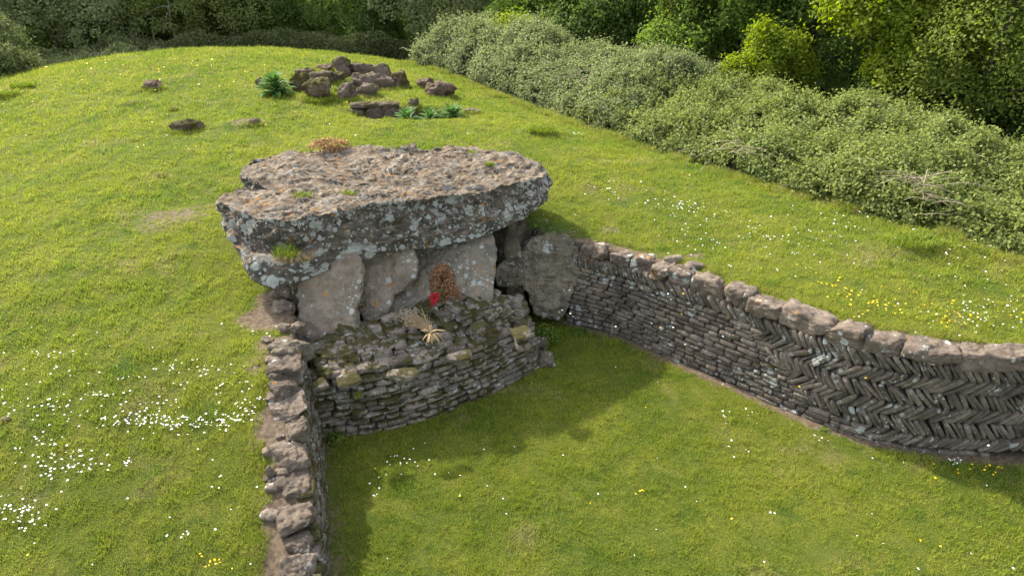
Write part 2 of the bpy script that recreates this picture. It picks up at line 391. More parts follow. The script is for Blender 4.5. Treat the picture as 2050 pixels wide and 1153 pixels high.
# ------------------------------------------------------------------ terrain
CP = np.array([(-3.2, 8.6, 1.45), (-2.8, 7.2, 1.02), (-2.4, 5.9, .62), (-2.1, 4.5, .36), (-1.9, 2.5, .2), (-6, 5.5, .42), (-6, 8.7, 1.42), (-10, 6, .1), (-10, 11, 1.5),
    (-6.5, 12, 1.85), (-4.6, 10, 1.52), (-3.9, 9.4, 1.45), (-16, 12, 1.2), (-17, 20, 1.95), (-10, 18, 2.25), (-5, 16, 2.15), (0, 16, 2.2), (-5, 20, 2.42), (-6, 24, 2.6), (-2.5, 23, 2.4),
    (-6, 30, 2.5), (-10.8, 32, 2.66), (-16.2, 31.5, 2.5), (-21, 28.5, 1.98), (-26, 22, .9), (-26, 12, .3), (-18, 5, 0.), (-27, 32, .2), (-20, 38, .3), (-12, 40, .3), (-4, 38, .5), (-4.5, 31.5, 2.1),
    (-2.4, 29, 2.0), (2.5, 19.8, 2.0), (6.3, 14.3, 2.0), (9.3, 11, 1.95), (12.5, 8, 1.7), (5, 23, 1.1), (9, 18, 1.1), (12.5, 13.5, 1.1), (16, 9, .9), (2, 32, .6), (10, 28, .4), (18, 20, .2),
    (.6, 13.2, 1.75), (1.4, 12.5, 1.70), (2.7, 11.6, 1.68), (4.3, 10.1, 1.68), (5.5, 9.1, 1.66), (6.5, 8.65, 1.66), (8, 8.5, 1.64), (10.5, 8.6, 1.55), (14, 5, .8), (5, 13, 1.92), (2.5, 15.5, 2.06), (8, 10.8, 1.9), (-2, 14.6, 2.1), (-5.2, 13.5, 1.95)])
def _U(r2): return .5*r2*np.log(r2+1e-9)
def _tps():
    n = len(CP); K = _U(((CP[:, None, :2]-CP[None, :, :2])**2).sum(-1))+np.eye(n)*.25
    Pm = np.column_stack([np.ones(n), CP[:, :2]]); A = np.zeros((n+3, n+3)); A[:n, :n] = K; A[:n, n:] = Pm; A[n:, :n] = Pm.T
    return np.linalg.solve(A, np.concatenate([CP[:, 2], [0, 0, 0]]))
TW = _tps()
X0, X1, Y0, Y1, GS = -34., 24., 1.5, 46., .11
gx = np.arange(X0, X1, GS); gy = np.arange(Y0, Y1, GS)
GX, GY = np.meshgrid(gx, gy)
def _tz(x, y):
    z = TW[-3]+TW[-2]*x+TW[-1]*y
    for (cx, cy, _), wi in zip(CP, TW): z = z+wi*_U((x-cx)**2+(y-cy)**2)
    return z
Z = _tz(GX, GY)
Z = Z+(.05*fbm(xy0(GX.ravel(), GY.ravel(), .45, 3), 3)+.018*fbm(xy0(GX.ravel(), GY.ravel(), 2.2, 5), 3)).reshape(Z.shape)
edge = np.minimum(np.minimum(GX-X0, X1-GX), np.minimum(GY-Y0+4, Y1-GY)); ef = sstep(0, 6, edge)
Z = np.maximum(Z, -.15)*ef-.4*(1-ef)
def tz(x, y):
    """bilinear ground height of the mound"""
    x = np.asarray(x, float); y = np.asarray(y, float)
    fx = np.clip((x-X0)/GS, 0, len(gx)-1.001); fy = np.clip((y-Y0)/GS, 0, len(gy)-1.001); i = fx.astype(int); j = fy.astype(int); a = fx-i; c = fy-j
    return (Z[j, i]*(1-a)+Z[j, i+1]*a)*(1-c)+(Z[j+1, i]*(1-a)+Z[j+1, i+1]*a)*c
def g(px, py, fz=None):
    """where the sight line through a photo pixel meets the mound"""
    d = ray(px, py); t = np.arange(4, 60, .02); z = CAMZ+d[2]*t; h = tz(d[0]*t, d[1]*t); k = np.argmax(z < h) if (z < h).any() else len(t)-1
    return np.array([d[0]*t[k], d[1]*t[k], h[k]])

# wall plan lines (base of the faces, z = 0)
def path(pts, n=400):
    pts = np.asarray(pts, float); m = len(pts); ext = np.vstack([2*pts[0]-pts[1], pts, 2*pts[-1]-pts[-2]]); out = []
    for i in range(m-1):
        p0, p1, p2, p3 = ext[i:i+4]; t = np.linspace(0, 1, 40, endpoint=False)[:, None]
        out.append(.5*((2*p1)+(-p0+p2)*t+(2*p0-5*p1+4*p2-p3)*t*t+(-p0+3*p1-3*p2+p3)*t**3))
    out = np.vstack(out+[pts[-1:]]); s = np.concatenate([[0], np.cumsum(np.linalg.norm(np.diff(out, axis=0), axis=1))])
    return out, s
class Path:
    def __init__(s, pts, side):
        s.p, s.s = path(pts); s.L = s.s[-1]; s.side = side
    def at(s, t):
        x = np.interp(t, s.s, s.p[:, 0]); y = np.interp(t, s.s, s.p[:, 1]); e = .05
        dx = np.interp(t+e, s.s, s.p[:, 0])-np.interp(t-e, s.s, s.p[:, 0]); dy = np.interp(t+e, s.s, s.p[:, 1])-np.interp(t-e, s.s, s.p[:, 1])
        if abs(dx)+abs(dy) < 1e-6: dx = 1
        l = math.hypot(dx, dy); T = np.array([dx/l, dy/l, 0]); N = np.array([-T[1], T[0], 0])*s.side     # N points into the court
        return np.array([x, y, 0.]), T, N
rw_px = [(1138, 645), (1240, 673), (1350, 722), (1500, 788), (1600, 833), (1700, 870), (1850, 903), (2050, 915)]
rw = [P(a, b, 0)[:2] for a, b in rw_px]+[(9.2, 8.35), (10.6, 8.7), (12, 9.2)]
RW = Path(rw, -1)
LW = Path([(-3.0, 8.75), (-2.92, 8.3), (-2.6, 7.2), (-2.25, 5.9), (-2.0, 4.8), (-1.75, 3.4), (-1.6, 2.0)], 1)
BW = Path([P(a, b, 0)[:2] for a, b in [(640, 880), (740, 868), (850, 841), (980, 791), (1075, 740)]], -1)
def inside(poly, x, y):
    r = np.zeros(np.shape(x), bool); n = len(poly)
    for i in range(n):
        x1, y1 = poly[i]; x2, y2 = poly[(i+1) % n]
        c = ((y1 > y) != (y2 > y)) & (x < (x2-x1)*(y-y1)/(y2-y1+1e-12)+x1); r ^= c
    return r
def offs(pth, d, n=40):
    o = []
    for t in np.linspace(0, pth.L, n):
        p, T, N = pth.at(t); o.append(tuple((p-N*d)[:2]))
    return o
court = offs(LW, .30)[::-1]+[(-3.5, 9.2), (-3.62, 9.7), (-4.05, 10.5), (-4.2, 12.3), (-1.0, 13.6), (.55, 13.2), (.95, 12.7)]+offs(RW, .42)+[(14, 1.), (-1.4, 1.)]
INC = inside(court, GX, GY)
court_in = offs(LW, .0)[::-1]+[(-3.2, 9.2), (-3.62, 9.7), (-4.05, 10.5), (-4.2, 12.3), (-1.0, 13.6), (.55, 13.2), (.95, 12.7)]+offs(RW, .0)+[(14, 1.), (-1.4, 1.)]

# pit in the mound, small bumps
def gauss(cx, cy, rx, ry, ang=0):
    c, s = math.cos(ang), math.sin(ang); u = ((GX-cx)*c+(GY-cy)*s)/rx; v = (-(GX-cx)*s+(GY-cy)*c)/ry
    return np.exp(-(u*u+v*v)**1.5)
PN = g(812, 236); Z = Z-.58*np.exp(-(((GX-PN[0])/1.55)**2+((GY-PN[1]-.62)/.66)**2)**2.6)
SOIL = np.zeros_like(Z); LIT = np.zeros_like(Z)
for px, py, r_, h_, so_ in [(303, 178, .35, .10, .5), (497, 250, .55, .10, .7), (265, 207, .4, .08, .5), (85, 229, .4, .05, .45), (1085, 266, .5, .12, .35), (640, 200, .55, .22, .1),
        (45, 176, .6, .10, .2), (15, 192, .5, .10, .2), (1860, 492, .75, .16, .3), (1500, 370, .4, .03, .35), (700, 203, .4, .05, .5), (545, 640, .45, .0, 1.3), (560, 690, .3, 0, 1.2), (530, 730, .3, 0, .8), (565, 600, .4, 0, 1.2),
        (345, 435, .75, .0, .62), (300, 455, .5, 0, .5), (410, 415, .5, 0, .5), (1220, 460, .3, 0, .55), (1310, 512, .35, 0, .5), (1085, 448, .3, 0, .6), (1130, 465, .3, 0, .6), (540, 950, .12, 0, .7),
        (375, 300, .5, 0, .35), (760, 203, .8, 0, .4), (880, 190, .5, .05, .5), (60, 965, .35, 0, .35), (20, 900, .3, 0, .3), (120, 715, .2, 0, .5), (330, 350, .45, 0, .4), (560, 120, 1.2, 0, .3), (1390, 515, .25, 0, .6)]:
    q = g(px, py); k = gauss(q[0], q[1], r_*1.3, r_*.8); Z = Z+h_*k; SOIL = np.maximum(SOIL, k*so_)
# bare strip behind the wall copings
def dist_path(pth, X_, Y_):
    d = np.full(X_.shape, 9.)
    for i in range(0, len(pth.p), 4): d = np.minimum(d, np.hypot(X_-pth.p[i, 0], Y_-pth.p[i, 1]))
    return d
dl = dist_path(LW, GX, GY); dr = dist_path(RW, GX, GY); nz = fbm(xy0(GX.ravel(), GY.ravel(), 1.6, 2), 3).reshape(Z.shape)
Z = np.where(dr < 1.4, np.minimum(Z, 1.64+np.maximum(dr-.45, 0)*.26+.0*Z), Z)
SOIL = np.maximum(SOIL, 1.0*sstep(.76, .54, dl+nz*.26)); SOIL = np.maximum(SOIL, .8*sstep(.66, .40, dr+nz*.16))
# edge of the mown grass towards the brambles
bd = np.array([P(a, b, 2.0)[:2] if a > 830 else P(a, b, 2.1)[:2] for a, b in [(820, 131), (900, 152), (1000, 190), (1200, 262), (1400, 322), (1600, 388), (1700, 415), (1900, 470), (2050, 515)]]+[(12.4, 7.)])
def edge_x(y):
    o = np.argsort(bd[:, 1]); return np.interp(y, bd[o, 1], bd[o, 0])
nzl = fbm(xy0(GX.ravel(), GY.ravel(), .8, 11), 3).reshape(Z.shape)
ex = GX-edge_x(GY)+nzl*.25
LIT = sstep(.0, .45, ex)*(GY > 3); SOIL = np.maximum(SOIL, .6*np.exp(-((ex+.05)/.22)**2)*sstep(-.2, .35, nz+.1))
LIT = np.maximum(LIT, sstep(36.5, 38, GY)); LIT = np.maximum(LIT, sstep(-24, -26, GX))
def grid_v(A, x, y):
    i = np.clip(((np.asarray(x)-X0)/GS).astype(int), 0, len(gx)-1); j = np.clip(((np.asarray(y)-Y0)/GS).astype(int), 0, len(gy)-1); return A[j, i]

def build_mound():
    ny, nx = Z.shape; idx = np.arange(nx*ny).reshape(ny, nx)
    keep = ~(INC[:-1, :-1] & INC[1:, 1:] & INC[:-1, 1:] & INC[1:, :-1]); F = np.stack([idx[:-1, :-1], idx[:-1, 1:], idx[1:, 1:], idx[1:, :-1]], -1)
    Fk = F[keep]
    # skirt down along the cut
    E = np.concatenate([Fk[:, [0, 1]], Fk[:, [1, 2]], Fk[:, [2, 3]], Fk[:, [3, 0]]]); key = np.sort(E, 1); kk = key[:, 0]*nx*ny+key[:, 1]
    u, inv, cnt = np.unique(kk, return_inverse=True, return_counts=True); Eb = E[cnt[inv] == 1]
    V = np.stack([GX.ravel(), GY.ravel(), Z.ravel()], 1); ov = np.unique(Eb); mp = {a: i+len(V) for i, a in enumerate(ov)}
    V2 = V[ov].copy(); V2[:, 2] = -.2
    Fs = np.array([[b, a, mp[a], mp[b]] for a, b in Eb]); VV = np.concatenate([V, V2]); FF = np.concatenate([Fk, Fs])
    so_ = np.concatenate([SOIL.ravel(), np.full(len(V2), 1.)]); li = np.concatenate([LIT.ravel(), np.zeros(len(V2))])
    used = np.unique(FF); rm = -np.ones(len(VV), int); rm[used] = np.arange(len(used))
    mk('grassy_mound', VV[used], rm[FF], None, loc=(0, 0, 0), attr={'soil': so_[used], 'litter': li[used]}, mats=[M['turf'], M['soil']],
       midx=np.concatenate([np.zeros(len(Fk)), np.ones(len(Fs))]), kind='structure', label='long rounded grass mound sloping down to the walls')
build_mound()
def build_ground():
    a = np.concatenate([-np.geomspace(3000, 20, 24), np.arange(-18, 18.1, .2), np.geomspace(20, 3000, 24)]); X_, Y_ = np.meshgrid(a, a+6)
    near = np.exp(-((X_/14)**2+((Y_-6)/14)**2)); Zg = .02*fbm(xy0(X_.ravel(), Y_.ravel(), .9, 1), 3).reshape(X_.shape)*near
    ny, nx = X_.shape; idx = np.arange(nx*ny).reshape(ny, nx); F = np.stack([idx[:-1, :-1], idx[:-1, 1:], idx[1:, 1:], idx[1:, :-1]], -1).reshape(-1, 4)
    d1 = dist_path(RW, X_, Y_); d2 = dist_path(LW, X_, Y_); d3 = dist_path(BW, X_, Y_); nn = fbm(xy0(X_.ravel(), Y_.ravel(), 1.5, 4), 3).reshape(X_.shape)
    s = np.maximum(.9*sstep(.24, .06, d1+nn*.14), np.maximum(.45*sstep(.45, .05, d2+nn*.3), .5*sstep(.2, 0, d3)))
    p = P(1195, 690, 0); s = np.maximum(s, .7*np.exp(-((X_-p[0])**2+(Y_-p[1])**2)/.03))
    mk('forecourt_lawn', np.stack([X_.ravel(), Y_.ravel(), Zg.ravel()], 1), F, M['turf'], loc=(0, 0, 0), attr={'soil': s.ravel(), 'litter': np.zeros(X_.size)}, kind='structure', label='flat mown lawn between the two stone walls')
    return d1
build_ground()

# ------------------------------------------------------------------ grass blades
def blades(x, y, z, rng, hgt, wid, lean=.9):
    n = len(x); a = rng.uniform(0, 2*math.pi, n); la = rng.uniform(0, 2*math.pi, n); ll = rng.uniform(.2, lean, n)*hgt
    dx, dy = np.cos(a)*wid/2, np.sin(a)*wid/2
    b = np.stack([x, y, z-.004], 1); V = np.stack([b+np.stack([dx, dy, 0*dx], 1), b-np.stack([dx, dy, 0*dx], 1), b+np.stack([np.cos(la)*ll, np.sin(la)*ll, hgt], 1)], 1)
    return V.reshape(-1, 3), np.arange(3*n).reshape(-1, 3)
def turf_blades():
    rng = np.random.default_rng(5)
    Vm = []; Vc = []
    n = 1350000; u = rng.uniform(0, 1, n); d0, dm = 4.2, 40.
    # density constant to 8 m and then falling with the square of the distance
    near_a = (8.**2-d0**2)/2; far_a = 64*math.log(dm/8.); tot = near_a+far_a; q = u*tot
    d = np.where(q < near_a, np.sqrt(d0**2+2*np.minimum(q, near_a)), 8*np.exp(np.maximum(q-near_a, 0)/64)); an = rng.uniform(-.86, .86, n)
    x = d*np.sin(an); y = d*np.cos(an); sc = np.maximum(d/8., 1)
    for court_side in (True, False):
        ii = inside(court_in if court_side else court, x, y); m = ii if court_side else ~ii
        X_, Y_, s_ = x[m], y[m], sc[m]
        tuft = fbm(xy0(X_, Y_, 3.2, 8), 3); tf2 = fbm(xy0(X_, Y_, .5, 2), 2)
        if court_side:
            zz = np.zeros_like(X_)+.004; keep = (dist_pts(RW, X_, Y_) > .10+.12*rng.uniform(size=len(X_))) & (dist_pts(LW, X_, Y_) > .12+.3*rng.uniform(size=len(X_))) & (Y_ < 12.4) & ~inside(BLK, X_, Y_)
        else:
            zz = tz(X_, Y_); keep = (grid_v(SOIL, X_, Y_)+.25*tuft < .45+.25*rng.uniform(size=len(X_))) & (grid_v(LIT, X_, Y_) < .4) & (np.abs(X_) < 33) & (Y_ > 2.)
        kp = keep & (rng.uniform(size=len(X_)) < np.clip(.85+.5*tuft, .5, 1))
        tuf2 = fbm(xy0(X_, Y_, 9., 3), 2); h = (.026+.030*np.clip(tuft+.9*tuf2+.5*tf2+.2, -.5, 1.5))*rng.uniform(.5, 1.5, len(X_)); h = np.clip(h, .016, .09)*s_**.55
        V, F = blades(X_[kp], Y_[kp], zz[kp], rng, h[kp], .0085*s_[kp]*rng.uniform(.7, 1.3, kp.sum()))
        mk('lawn_grass' if court_side else 'mound_grass', V, F, M['blade'], loc=(0, 0, 0), smooth=False, attr={'rnd': rng.uniform(0, 1, len(F))}, kind='stuff',
           label='short mown grass on the forecourt lawn' if court_side else 'short bright grass covering the mound', cat='grass')
def dist_pts(pth, x, y):
    d = np.full(len(x), 9.)
    for i in range(0, len(pth.p), 3): d = np.minimum(d, np.hypot(x-pth.p[i, 0], y-pth.p[i, 1]))
    return d
BLK = [tuple(p) for p in BW.p[::20, :2]]+[tuple(BW.p[-1, :2]), (.3, 11.4), (-3.2, 10)]
turf_blades()

# ------------------------------------------------------------------ flowers
def flowers(name, mat, spots, rad, label, cat, seed, scatter=()):
    rng = np.random.default_rng(seed); V = []; F = []; n = 0
    C = []
    for px, py, rx, ry, k in spots:
        for _ in range(k):
            a, b = rng.normal(size=2)*.5; C.append((px+a*rx, py+b*ry))
    for (xa, ya, xb, yb, k) in scatter:
        for _ in range(k): C.append((rng.uniform(xa, xb), rng.uniform(ya, yb)))
    for px, py in C:
        d0 = P(px, py, 0.)
        if inside(court_in, np.array([d0[0]]), np.array([d0[1]]))[0] and d0[1] < 12.2: q = d0
        else: q = g(px, py)
        if inside(BLK, np.array([q[0]]), np.array([q[1]]))[0] or q[1] > 36: continue
        if grid_v(SOIL, q[0], q[1]) > .6 and q is not d0: continue
        if grid_v(LIT, q[0], q[1]) > .3: continue
        s = rad*rng.uniform(.55, 1.2)*max(1., math.hypot(q[0], q[1])/13); tilt = rng.normal(size=2)*.25; h = rng.uniform(.045, .07)
        th = np.arange(9)*2*math.pi/9
        ring = np.stack([s*np.cos(th), s*np.sin(th), s*(np.cos(th)*tilt[0]+np.sin(th)*tilt[1])+.25*s], 1)+q+[0, 0, h]
        V.append(np.concatenate([ring, [q+[0, 0, h]]])); 
        for j in range(9): F.append([n+j, n+(j+1) % 9, n+9])
        n += 10
    return mk(name, np.concatenate(V), np.array(F), mat, loc=(0, 0, 0), smooth=False, attr={'rnd': rng.uniform(0, 1, len(F))}, kind='stuff', label=label, cat=cat)
D = [(345, 850, 130, 22, 110), (260, 848, 50, 20, 25), (300, 815, 60, 15, 14), (130, 925, 75, 45, 62), (45, 1030, 55, 40, 48), (90, 890, 30, 30, 10), (500, 818, 55, 30, 34), (440, 848, 60, 16, 22), (90, 820, 110, 22, 40),
     (205, 798, 60, 8, 14), (400, 745, 110, 18, 30), (150, 760, 120, 20, 16), (425, 785, 200, 20, 20), (540, 668, 60, 14, 12), (95, 715, 60, 8, 14), (255, 935, 15, 12, 7), (205, 940, 20, 8, 4), (370, 1075, 14, 8, 4),
     (800, 925, 60, 30, 12), (840, 940, 70, 34, 8), (750, 995, 8, 10, 3), (1350, 415, 70, 14, 42), (1385, 425, 90, 20, 30), (1700, 440, 150, 40, 45), (1600, 500, 150, 60, 60), (1220, 385, 90, 30, 30), (1480, 470, 120, 40, 30),
     (1960, 630, 130, 40, 60), (2000, 600, 90, 40, 20), (1900, 520, 90, 40, 22), (1300, 560, 0, 0, 0), (1400, 480, 120, 40, 26), (1913, 928, 20, 8, 15), (1480, 840, 40, 20, 10), (1640, 885, 15, 10, 5), (1500, 905, 70, 20, 5), (1150, 272, 14, 4, 8), (1050, 420, 0, 0, 0), (1100, 455, 60, 20, 14)]
flowers('daisies', M['daisy'], D, .0135, 'small white daisies dotted over the turf in loose drifts', 'daisies', 3, scatter=[(0, 640, 560, 1150, 50), (680, 880, 2050, 1150, 30), (1100, 350, 2050, 680, 70), (0, 160, 1000, 330, 30), (1100, 640, 1500, 800, 12)])
B = [(1790, 615, 110, 22, 42), (1690, 590, 50, 18, 14), (1890, 640, 60, 20, 26), (1950, 940, 55, 30, 15), (2030, 640, 20, 10, 6), (430, 1128, 40, 16, 10), (1280, 990, 16, 6, 5), (1640, 570, 60, 20, 8), (55, 1118, 4, 4, 1), (1460, 1045, 5, 4, 1), (300, 130, 260, 14, 34), (250, 150, 200, 30, 26), (400, 300, 60, 30, 6)]
flowers('buttercups', M['yellow'], B, .0145, 'yellow buttercups growing in scattered patches of the turf', 'buttercups', 4, scatter=[(0, 120, 850, 260, 60), (1300, 500, 2050, 680, 20), (600, 640, 2050, 1100, 12)])

def rough_edges(spots):
    """longer, drier grass where the mower does not reach"""
    rng = np.random.default_rng(55); X_ = []; Y_ = []; H_ = []; Wd = []
    y = rng.uniform(7, 31, 52000); x = edge_x(y)+rng.normal(-.12, .20, len(y)); k = fbm(xy0(x, y, 1.1, 6), 3) > -.15; x, y = x[k], y[k]
    sc = np.maximum(np.hypot(x, y)/8, 1); X_.append(x); Y_.append(y); H_.append(.10*rng.uniform(.5, 1.5, len(x))*sc**.3); Wd.append(.008*sc)
    for pth, o, sg, n in ((RW, .60, .07, 9000), (LW, .74, .07, 9000)):
        t = rng.uniform(0, pth.L, n); q = np.array([pth.at(a)[0]-pth.at(a)[2]*(o+abs(rng.normal())*sg*1.5-.05) for a in t]); k = fbm(xy0(q[:, 0], q[:, 1], 2.2, 9), 3) > -.05; q = q[k]
        X_.append(q[:, 0]); Y_.append(q[:, 1]); H_.append(.07*rng.uniform(.5, 1.4, len(q))); Wd.append(np.full(len(q), .008))
    for q, rad in spots:
        n = int(500*rad/.3); a = rng.uniform(0, 6.28, n); r0 = rad*rng.uniform(.75, 1.35, n); X_.append(q[0]+r0*np.cos(a)); Y_.append(q[1]+rad*.35+r0*np.sin(a)*.75); sc = math.hypot(q[0], q[1])/8; H_.append(np.full(n, .075)*rng.uniform(.5, 1.5, n)*sc**.3); Wd.append(np.full(n, .007*sc))
    x, y, h, wd = map(np.concatenate, (X_, Y_, H_, Wd)); V, F = blades(x, y, tz(x, y), rng, h, wd, 1.3); r_ = rng.uniform(0, 1, len(F)); r_ = np.where(rng.uniform(size=len(F)) < .22, .99, r_)
    mk('rough_grass', V, F, M['blade'], loc=(0, 0, 0), smooth=False, attr={'rnd': r_}, kind='stuff', label='longer dry-tipped grass along the edges of the mown turf', cat='grass')

# ------------------------------------------------------------------ capstone
ex_, ey_, ez_ = np.eye(3)
top_px = [(438, 404, 2.88), (452, 387, 2.92), (500, 381, 2.92), (541, 376, 2.9), (508, 366, 2.88), (484, 345, 2.88), (503, 321, 2.9), (560, 312, 2.95), (625, 304, 2.95), (694, 296, 2.98), (766, 298, 2.98), (831, 291, 3.03), (838, 300, 2.98), (880, 298, 2.97),
          (942, 295, 2.97), (992, 306, 2.92), (1030, 311, 2.92), (1079, 329, 2.85), (1096, 347, 2.78), (1080, 358, 2.85), (1026, 367, 2.9), (972, 378, 2.93), (896, 392, 2.95), (782, 409, 2.95), (705, 422, 2.95), (630, 436, 2.90), (560, 444, 2.83), (480, 430, 2.83)]
bot_px = [(452, 455, 2.55), (478, 505, 2.32), (503, 560, 2.02), (530, 572, 1.93), (555, 582, 1.88), (614, 561, 1.95), (667, 529, 2.08), (724, 521, 2.12), (820, 498, 2.15), (972, 467, 2.15), (1049, 433, 2.2), (1082, 405, 2.35), (1093, 368, 2.55)]
capc = np.array([-2.35, 12.3, 0.])
tl = [P(*a) for a in top_px]; bl = [P(*a) for a in bot_px]+[np.array(a) for a in ((.35, 14.1, 2.3), (-.9, 14.7, 2.3), (-3, 14.5, 2.3), (-4.6, 13.9, 2.3), (-5.15, 13.1, 2.35), (-4.5, 12.2, 2.4), (-4.9, 11.6, 2.5))]
V, F, sf = disc_solid(tl, bl, capc, ex_, ey_, nt_=620, nr=120, ns=64, nb=24, bulge=.06, sm=4)
N = vnormals(V, F); side = np.clip(1-np.abs(N[:, 2])*1.2, 0, 1); topm = sstep(.5, .85, N[:, 2]); rr = np.hypot(V[:, 0]-capc[0], V[:, 1]-capc[1])
dsp = .075*fbm(V*.9, 3)+.045*fbm(V*2.6+5, 4, .6)
strat = ridged(np.column_stack([V[:, 0]*1.2, V[:, 1]*1.2, V[:, 2]*7]), 3)
dsp += side*(.032*strat+.022*ridged(V*5, 3)-.05*sstep(.25, .6, fbm(np.column_stack([V[:, 0]*1.5, V[:, 1]*1.5, V[:, 2]*3.5])+2, 4))+.03*perlin(V*3.3))
dsp += topm*(.014*ridged(np.column_stack([V[:, 0]*1.6-V[:, 1]*.6, V[:, 1]*5., V[:, 2]]), 5, .58)-.016*np.maximum(ridged(V*7+3, 3), 0)+.012*fbm(V*13, 3, .7)+.03*fbm(V*1.7+9, 3)+.034*(sstep(.02, .07, fbm(np.column_stack([V[:, 0]*.55, V[:, 1]*1.1, 0*V[:, 2]]), 4))+sstep(-.16, -.12, fbm(np.column_stack([V[:, 0]*.8+4, V[:, 1]*1.6, 0*V[:, 2]]), 4))))
rim = np.exp(-((N[:, 2]-.45)/.35)**2)*(V[:, 2] > 2.4); dsp += rim*(-.075*np.maximum(ridged(V*3.1+8, 4, .6), -.2)+.05*perlin(V*6))
# eroded ledge at the near left corner, where the grass tuft grows
lg = P(570, 500, 2.42); e = np.exp(-(((V[:, 0]-lg[0])/.55)**2+((V[:, 2]-2.50)/.13)**2))*(V[:, 1] < 11.4); dsp -= .15*e
bt = np.exp(-(((V[:, 0]+3.9)/.9)**2+((V[:, 2]-2.12)/.20)**2))*(V[:, 1] < 11)*side; dsp += .05*bt
V = V+N*dsp[:, None]
Vcap, Ncap = V, vnormals(V, F)
mk('capstone', V, F, M['cap'], attr={'tint': np.full(len(V), .53)}, label='huge tilted lichen-covered capstone lying on top of the upright slabs', cat='capstone')
def cap_z(x, y):
    m = (Ncap[:, 2] > .3); k = np.argmin((Vcap[m, 0]-x)**2+(Vcap[m, 1]-y)**2); return Vcap[m][k, 2]

# ------------------------------------------------------------------ upright slabs
def slab(name, px, foot, topp, thick, mat, seed, label, cat='upright slab', n=(150, 36, 14, 6), amp=1., sm=3, tint=.53):
    """px: front outline in the plane through foot and topp (foot, topp = (py, Y)); extruded backwards"""
    cxm = np.mean([a for a, b in px]); f = PY(cxm, foot[0], foot[1]); t = PY(cxm, topp[0], topp[1])
    up = t-f; up[0] = 0; up /= np.linalg.norm(up); u = ex_; nrm = np.cross(u, up)      # faces the viewer
    pts = []
    for a, b in px:
        d = ray(a, b); o = np.array([0, 0, CAMZ]); k = ((f-o)@nrm)/(d@nrm); pts.append(o+d*k)
    pts = np.array(pts); c = pts.mean(0); back = [c+(p-c)*.95-nrm*thick for p in pts]
    V, F, sf = disc_solid(pts, back, c, u, up, *n, bulge=.015, sm=1, dome=.03)
    N = vnormals(V, F); o = seed*3.7
    V = V+N*(amp*(.045*fbm(V*1.8+o, 3)+.05*np.abs(perlin(V*1.3+o+4))+.022*fbm(V*6+o, 4, .65)-.022*np.maximum(ridged(np.column_stack([V[:, 0]*2, V[:, 1]*2, V[:, 2]*6])+o, 3)-.1, 0)))[:, None]
    return mk(name, V, F, mat, attr={'tint': np.full(len(V), tint)}, label=label, cat=cat)
slab('upright_slab', [(600, 560), (606, 535), (640, 515), (690, 500), (716, 508), (724, 555), (722, 590), (711, 618), (716, 645), (720, 670), (650, 690), (590, 700), (586, 665), (602, 630), (597, 595)], (672, 9.78), (545, 10.38), .32, M['ortho'], 1,
     'pinkish grey upright slab under the near left end of the capstone')
slab('upright_slab', [(716, 508), (728, 496), (770, 490), (818, 486), (832, 505), (832, 545), (812, 572), (790, 592), (762, 640), (732, 650), (722, 604), (718, 560)], (640, 10.36), (520, 10.98), .26, M['ortho'], 2,
     'small smooth rounded slab second from the left under the capstone')
slab('upright_slab', [(770, 480), (860, 460), (920, 445), (972, 440), (986, 462), (993, 520), (989, 565), (984, 610), (900, 650), (820, 675), (740, 665), (724, 640), (740, 600), (770, 560), (780, 525)], (640, 10.45), (480, 11.75), .35, M['ortho2'], 3,
     'broad upright slab with orange and white lichen behind the dried wreath', n=(220, 60, 16, 8))
slab('dark_boulder', [(1004, 520), (1040, 505), (1060, 480), (1085, 470), (1140, 470), (1154, 490), (1150, 560), (1140, 610), (1120, 645), (1095, 640), (1066, 614), (1058, 590), (1046, 570), (1020, 572), (998, 570), (992, 550)], (640, 11.95), (475, 12.5), .45, M['grey'], 4,
     'big dark leaning boulder between the blocked entrance and the herringbone wall', 'boulder', n=(240, 60, 20, 8), amp=1.7, tint=.62)
def rock(name, px, py, w, h, dims_depth, mat, seed, label, cat='rock', Y=None, z=None, sink=.25, n=16, group=None, rot=None, tint=None, cuts=5, **kw):
    """a rock whose foot shows at photo pixel (px, py); w, h in photo pixels"""
    q = (PY(px, py, Y) if Y else (P(px, py, z) if z is not None else g(px, py))); m = mpp(q)
    W_, H_ = w*m*1.05, h*m*1.1; Dp = dims_depth*W_
    V, F = stone((W_*1.08, Dp, H_*(1+sink)), seed, n=n, k=kw.get('k', 3.2), skew=kw.get('skew', .26), amp=kw.get('amp', .26), nscale=3., cuts=cuts, pit=.09)
    a = rot if rot is not None else random.Random(seed).uniform(-.35, .35); c, s = math.cos(a), math.sin(a)
    V = np.stack([V[:, 0]*c-V[:, 1]*s, V[:, 0]*s+V[:, 1]*c, V[:, 2]], 1)+[q[0], q[1]+Dp*.45, q[2]+H_*.5*(1-sink)]
    return mk(name, V, F, mat, attr={'tint': np.full(len(V), tint if tint is not None else random.Random(seed+1).uniform(.35, .65))}, label=label, cat=cat, group=group)
